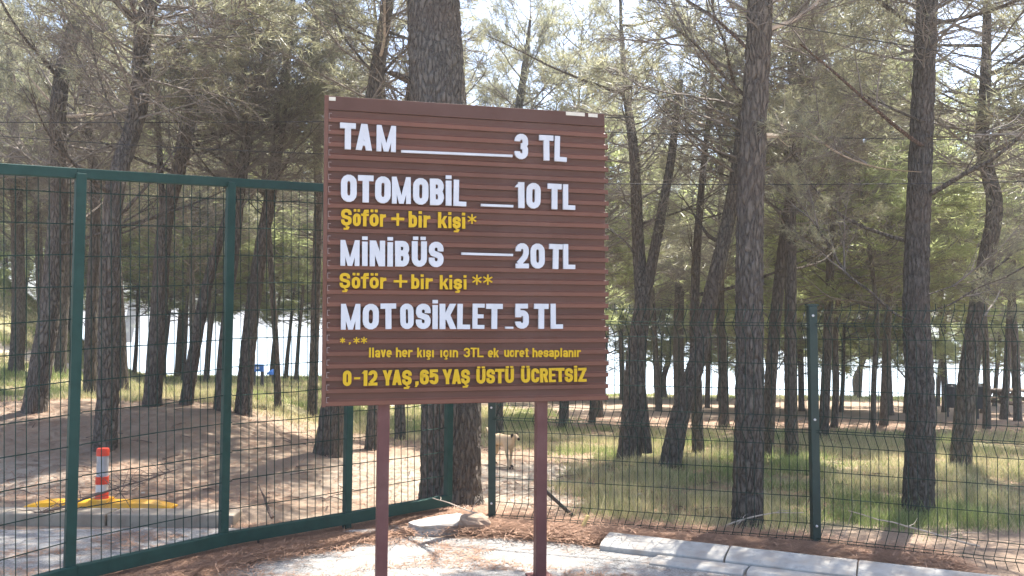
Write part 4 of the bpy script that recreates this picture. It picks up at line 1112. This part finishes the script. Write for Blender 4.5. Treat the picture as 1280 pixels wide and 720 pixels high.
# small things on the ground
m = MB(); p = G(714, 671); m.lathe([(.05, -.01), (.098, .0), (.10, .022), (.085, .034), (.0, .036)], 16); o = m.build('drain_lid', DARKST); o.location = p + Vector((0, 0, .005)); o.scale = (1.1, .8, 1); tag(o, 'small round dark metal lid in the needles between the right sign post and the kerb', 'lid')
m = MB(); m.beam((0, 0, 0), (.07, .02, .13), .035, .02); m.beam((.0, 0, 0), (-.02, .01, .05), .02, .015); o = m.build('wood_shard', CHIP, bevel=.004); o.location = G(724, 668) + Vector((0, 0, .01)); tag(o, 'yellow wood splinter sticking up behind the dark lid', 'wood splinter')
stone_me = None
for i in range(26):
    px, py = rnd.choice([(rnd.uniform(10, 260), rnd.uniform(585, 640)), (rnd.uniform(640, 740), rnd.uniform(650, 675)), (rnd.uniform(620, 900), rnd.uniform(600, 650)), (rnd.uniform(250, 560), rnd.uniform(668, 710))])
    p = hit(px, py); r_ = rnd.uniform(.010, .032)
    if stone_me is None:
        m = MB(); m.lathe([(.3, -.5), (.9, -.3), (1, .1), (.7, .6), (.25, .8)], 7); stone_me = m.data('pebble', STONE)
    o = link('pebble', stone_me); o.location = p + Vector((0, 0, .01)); o.scale = (r_, r_ * rnd.uniform(.7, 1.2), r_ * .7); o.rotation_euler = (0, 0, rnd.uniform(0, 6))
    tag(o, 'small pale stone lying loose on the ground', 'stone', 'loose stones on the ground')

# ------------------------------------------------------------------ dog
dp = hit(627, 583); dog = empty('dog', (dp.x, dp.y, dp.z)); tag(dog, 'pale tan dog with dark paws walking behind the dark end post of the fence', 'dog')
def skin(name, nodes, edges, mat, parent, sub=2):
    me = bpy.data.meshes.new(name); me.from_pydata([n[:3] for n in nodes], edges, []); me.materials.append(mat)
    o = link(name, me, parent); sk = o.modifiers.new('skin', 'SKIN'); sk.use_smooth_shade = True
    for v, n in zip(me.skin_vertices[0].data, nodes): v.radius = (n[3], n[4] if len(n) > 4 else n[3])
    me.skin_vertices[0].data[0].use_root = True
    s_ = o.modifiers.new('sub', 'SUBSURF'); s_.levels = s_.render_levels = sub; return o
body = [(0, 0, .30, .058, .066), (.10, 0, .295, .060, .074), (.17, 0, .31, .045, .06), (.215, -.01, .345, .032), (.245, -.02, .365, .036, .034), (.285, -.03, .350, .020), (.315, -.035, .340, .014),
        (-.11, 0, .305, .055, .058), (-.17, 0, .325, .03), (-.23, .0, .36, .014), (-.28, .01, .41, .012),
        (.125, -.045, .22, .026), (.15, -.048, .12, .015), (.185, -.05, .02, .013), (.21, -.05, .008, .013),
        (.115, .045, .22, .026), (.10, .048, .11, .015), (.09, .05, .012, .014), (.11, .05, .006, .012),
        (-.12, -.045, .22, .033), (-.10, -.048, .15, .019), (-.145, -.05, .085, .012), (-.125, -.05, .01, .013),
        (-.13, .045, .22, .033), (-.13, .048, .15, .019), (-.18, .05, .085, .012), (-.165, .05, .01, .013)]
ed = [(0, 1), (1, 2), (2, 3), (3, 4), (4, 5), (5, 6), (0, 7), (7, 8), (8, 9), (9, 10), (1, 11), (11, 12), (12, 13), (13, 14), (1, 15), (15, 16), (16, 17), (17, 18), (7, 19), (19, 20), (20, 21), (21, 22), (7, 23), (23, 24), (24, 25), (25, 26)]
skin('body', body, ed, FUR, dog)
for s_ in (-1, 1):
    m = MB(); m.tube([(.240, -.02 + s_ * .030, .388), (.232, -.02 + s_ * .042, .372), (.236, -.02 + s_ * .046, .345)], [.013, .014, .004], 6); m.build('ear', FUR_D, dog, smooth=True)
m = MB(); m.lathe([(.004, -.016), (.014, -.010), (.016, .0), (.010, .014), (.002, .018)], 10, (.318, -.036, .338)); m.build('muzzle', FUR_D, dog, smooth=True)
for x, y in ((.213, -.05), (.108, .05), (-.122, -.05), (-.16, .05)):
    m = MB(); m.box((x, y, .014), (.045, .032, .028), taper=.7); m.build('paw', FUR_D, dog, bevel=.006)
dog.rotation_euler = (0, 0, R(-48))

# ------------------------------------------------------------------ picnic table and bins on the right
tp = hit(1275, 519); tb = empty('picnic_table', (tp.x, tp.y, tp.z), R(8)); tag(tb, 'weathered wooden picnic table with benches at the right border near the lake', 'picnic table')
for i in range(5):
    m = MB(); m.box((0, -.32 + .16 * i, .66), (1.9, .145, .04)); m.build('table_board', OLDWOOD, tb)
for s_ in (-1, 1):
    for j in (0, 1):
        m = MB(); m.box((0, s_ * (.66 + .14 * j), .40), (1.9, .125, .04)); m.build('bench_board', OLDWOOD, tb)
    for t_ in (-1, 1):
        m = MB(); m.beam((s_ * .72, t_ * .56, 0), (s_ * .72, t_ * .12, .638), .05, .09); m.build('leg', OLDWOOD, tb)
    m = MB(); m.box((s_ * .665, 0, .355), (.045, 1.62, .08)); m.build('cross_beam', OLDWOOD, tb)
    m = MB(); m.box((s_ * .665, 0, .60), (.045, .72, .07)); m.build('cross_beam', OLDWOOD, tb)
    m = MB(); m.beam((s_ * .60, 0, .36), (s_ * .1, 0, .635), .05, .06); m.build('brace', OLDWOOD, tb)
def bin_(px, py, label):
    p = hit(px, py); b = empty('litter_bin', p); tag(b, label, 'litter bin')
    m = MB(); m.lathe([(.15, .25), (.19, .72), (.195, .74)], 14); m.build('bucket', BIN, b)
    m = MB(); m.lathe([(.215, .745), (.215, .775), (.10, .83), (.02, .84)], 14); m.build('lid', BIN, b)
    m = MB(); m.tube([(0, .16, -.02), (0, .16, .7)], .025, 8); m.build('pole', DARKST, b)
bin_(1189, 522, 'dark litter bin with a domed lid, left of the curved leaning pine'); bin_(1227, 524, 'dark litter bin beside a pine, right of the curved leaning pine')
# blue sign and blue sunshade on the left shore
p = hit(322, 486); b = empty('beach_sign', p); tag(b, 'small blue signboard on two posts by the bright water on the left', 'sign')
m = MB(); k = p.y / F; m.box((0, 0, 26 * k), (14 * k, .05, 9 * k)); o = m.build('panel', BLUE, b)
m = MB(); m.box((0, -.03, 26 * k), (4 * k, .01, 3 * k)); m.build('emblem', PANELW, o)
for s_ in (-1, 1): m = MB(); m.box((s_ * 5 * k, .03, 11 * k), (.06, .04, 24 * k)); m.build('post', DARKST, b)
p = hit(341, 482); b = empty('sunshade', p); tag(b, 'blue sunshade on a pole beside the water, right of the small blue sign', 'sunshade')
k = p.y / F; m = MB(); m.lathe([(8 * k, 14 * k), (6 * k, 17 * k), (2 * k, 20 * k), (.02, 20.5 * k)], 8); m.build('canopy', BLUE, b)
m = MB(); m.tube([(0, 0, 0), (0, 0, 20 * k)], .03, 6); m.build('pole', DARKST, b)

# ------------------------------------------------------------------ overhead cables
def cable(label, p, q, sag, r=.0045):
    m = MB(); pts = [p.lerp(q, i / 30) - Vector((0, 0, sag * 4 * (i / 30) * (1 - i / 30))) for i in range(31)]
    m.tube(pts, r, 5, cap=False); o = m.build('cable', CABLE); tag(o, label, 'cable', 'cables strung through the pines')
cable('thin black cable crossing behind the left pines above the gate', W(-120, 152, 9.5), W(800, 146, 9.5), .03, .006)
cable('grey wire sagging just above the top rail of the gate', W(-120, 160, 8.2), W(560, 196, 8.8), .05, .004)
cable('black cable running level to the right border at the height of the top white words', W(560, 158, 7.9), W(1400, 176, 8.5), .03)
cable('dark cable right of the price board, below the higher level one', W(560, 226, 7.9), W(1400, 224, 7.6), .04)
cable('pale wire slanting down across the tops of the two straight pines', W(700, -20, 6.9), W(1400, 100, 7.2), .02, .004)

# thin scattering volume added for the milky veil of lens flare
if VEIL_DENSITY:
    hm = bpy.data.materials.new('flare_veil'); hm.use_nodes = True; t = hm.node_tree; t.nodes.clear()
    o_ = t.nodes.new('ShaderNodeOutputMaterial'); v_ = t.nodes.new('ShaderNodeVolumePrincipled'); v_.inputs['Color'].default_value = (.95, .95, .93, 1); v_.inputs['Density'].default_value = VEIL_DENSITY
    v_.inputs['Anisotropy'].default_value = .5
    t.links.new(v_.outputs[0], o_.inputs['Volume'])
    m = MB(); m.box((0, 1650, 1.2), (5400, 4000, 18.6)); tag(m.build('veil_volume', hm), kind='stuff')
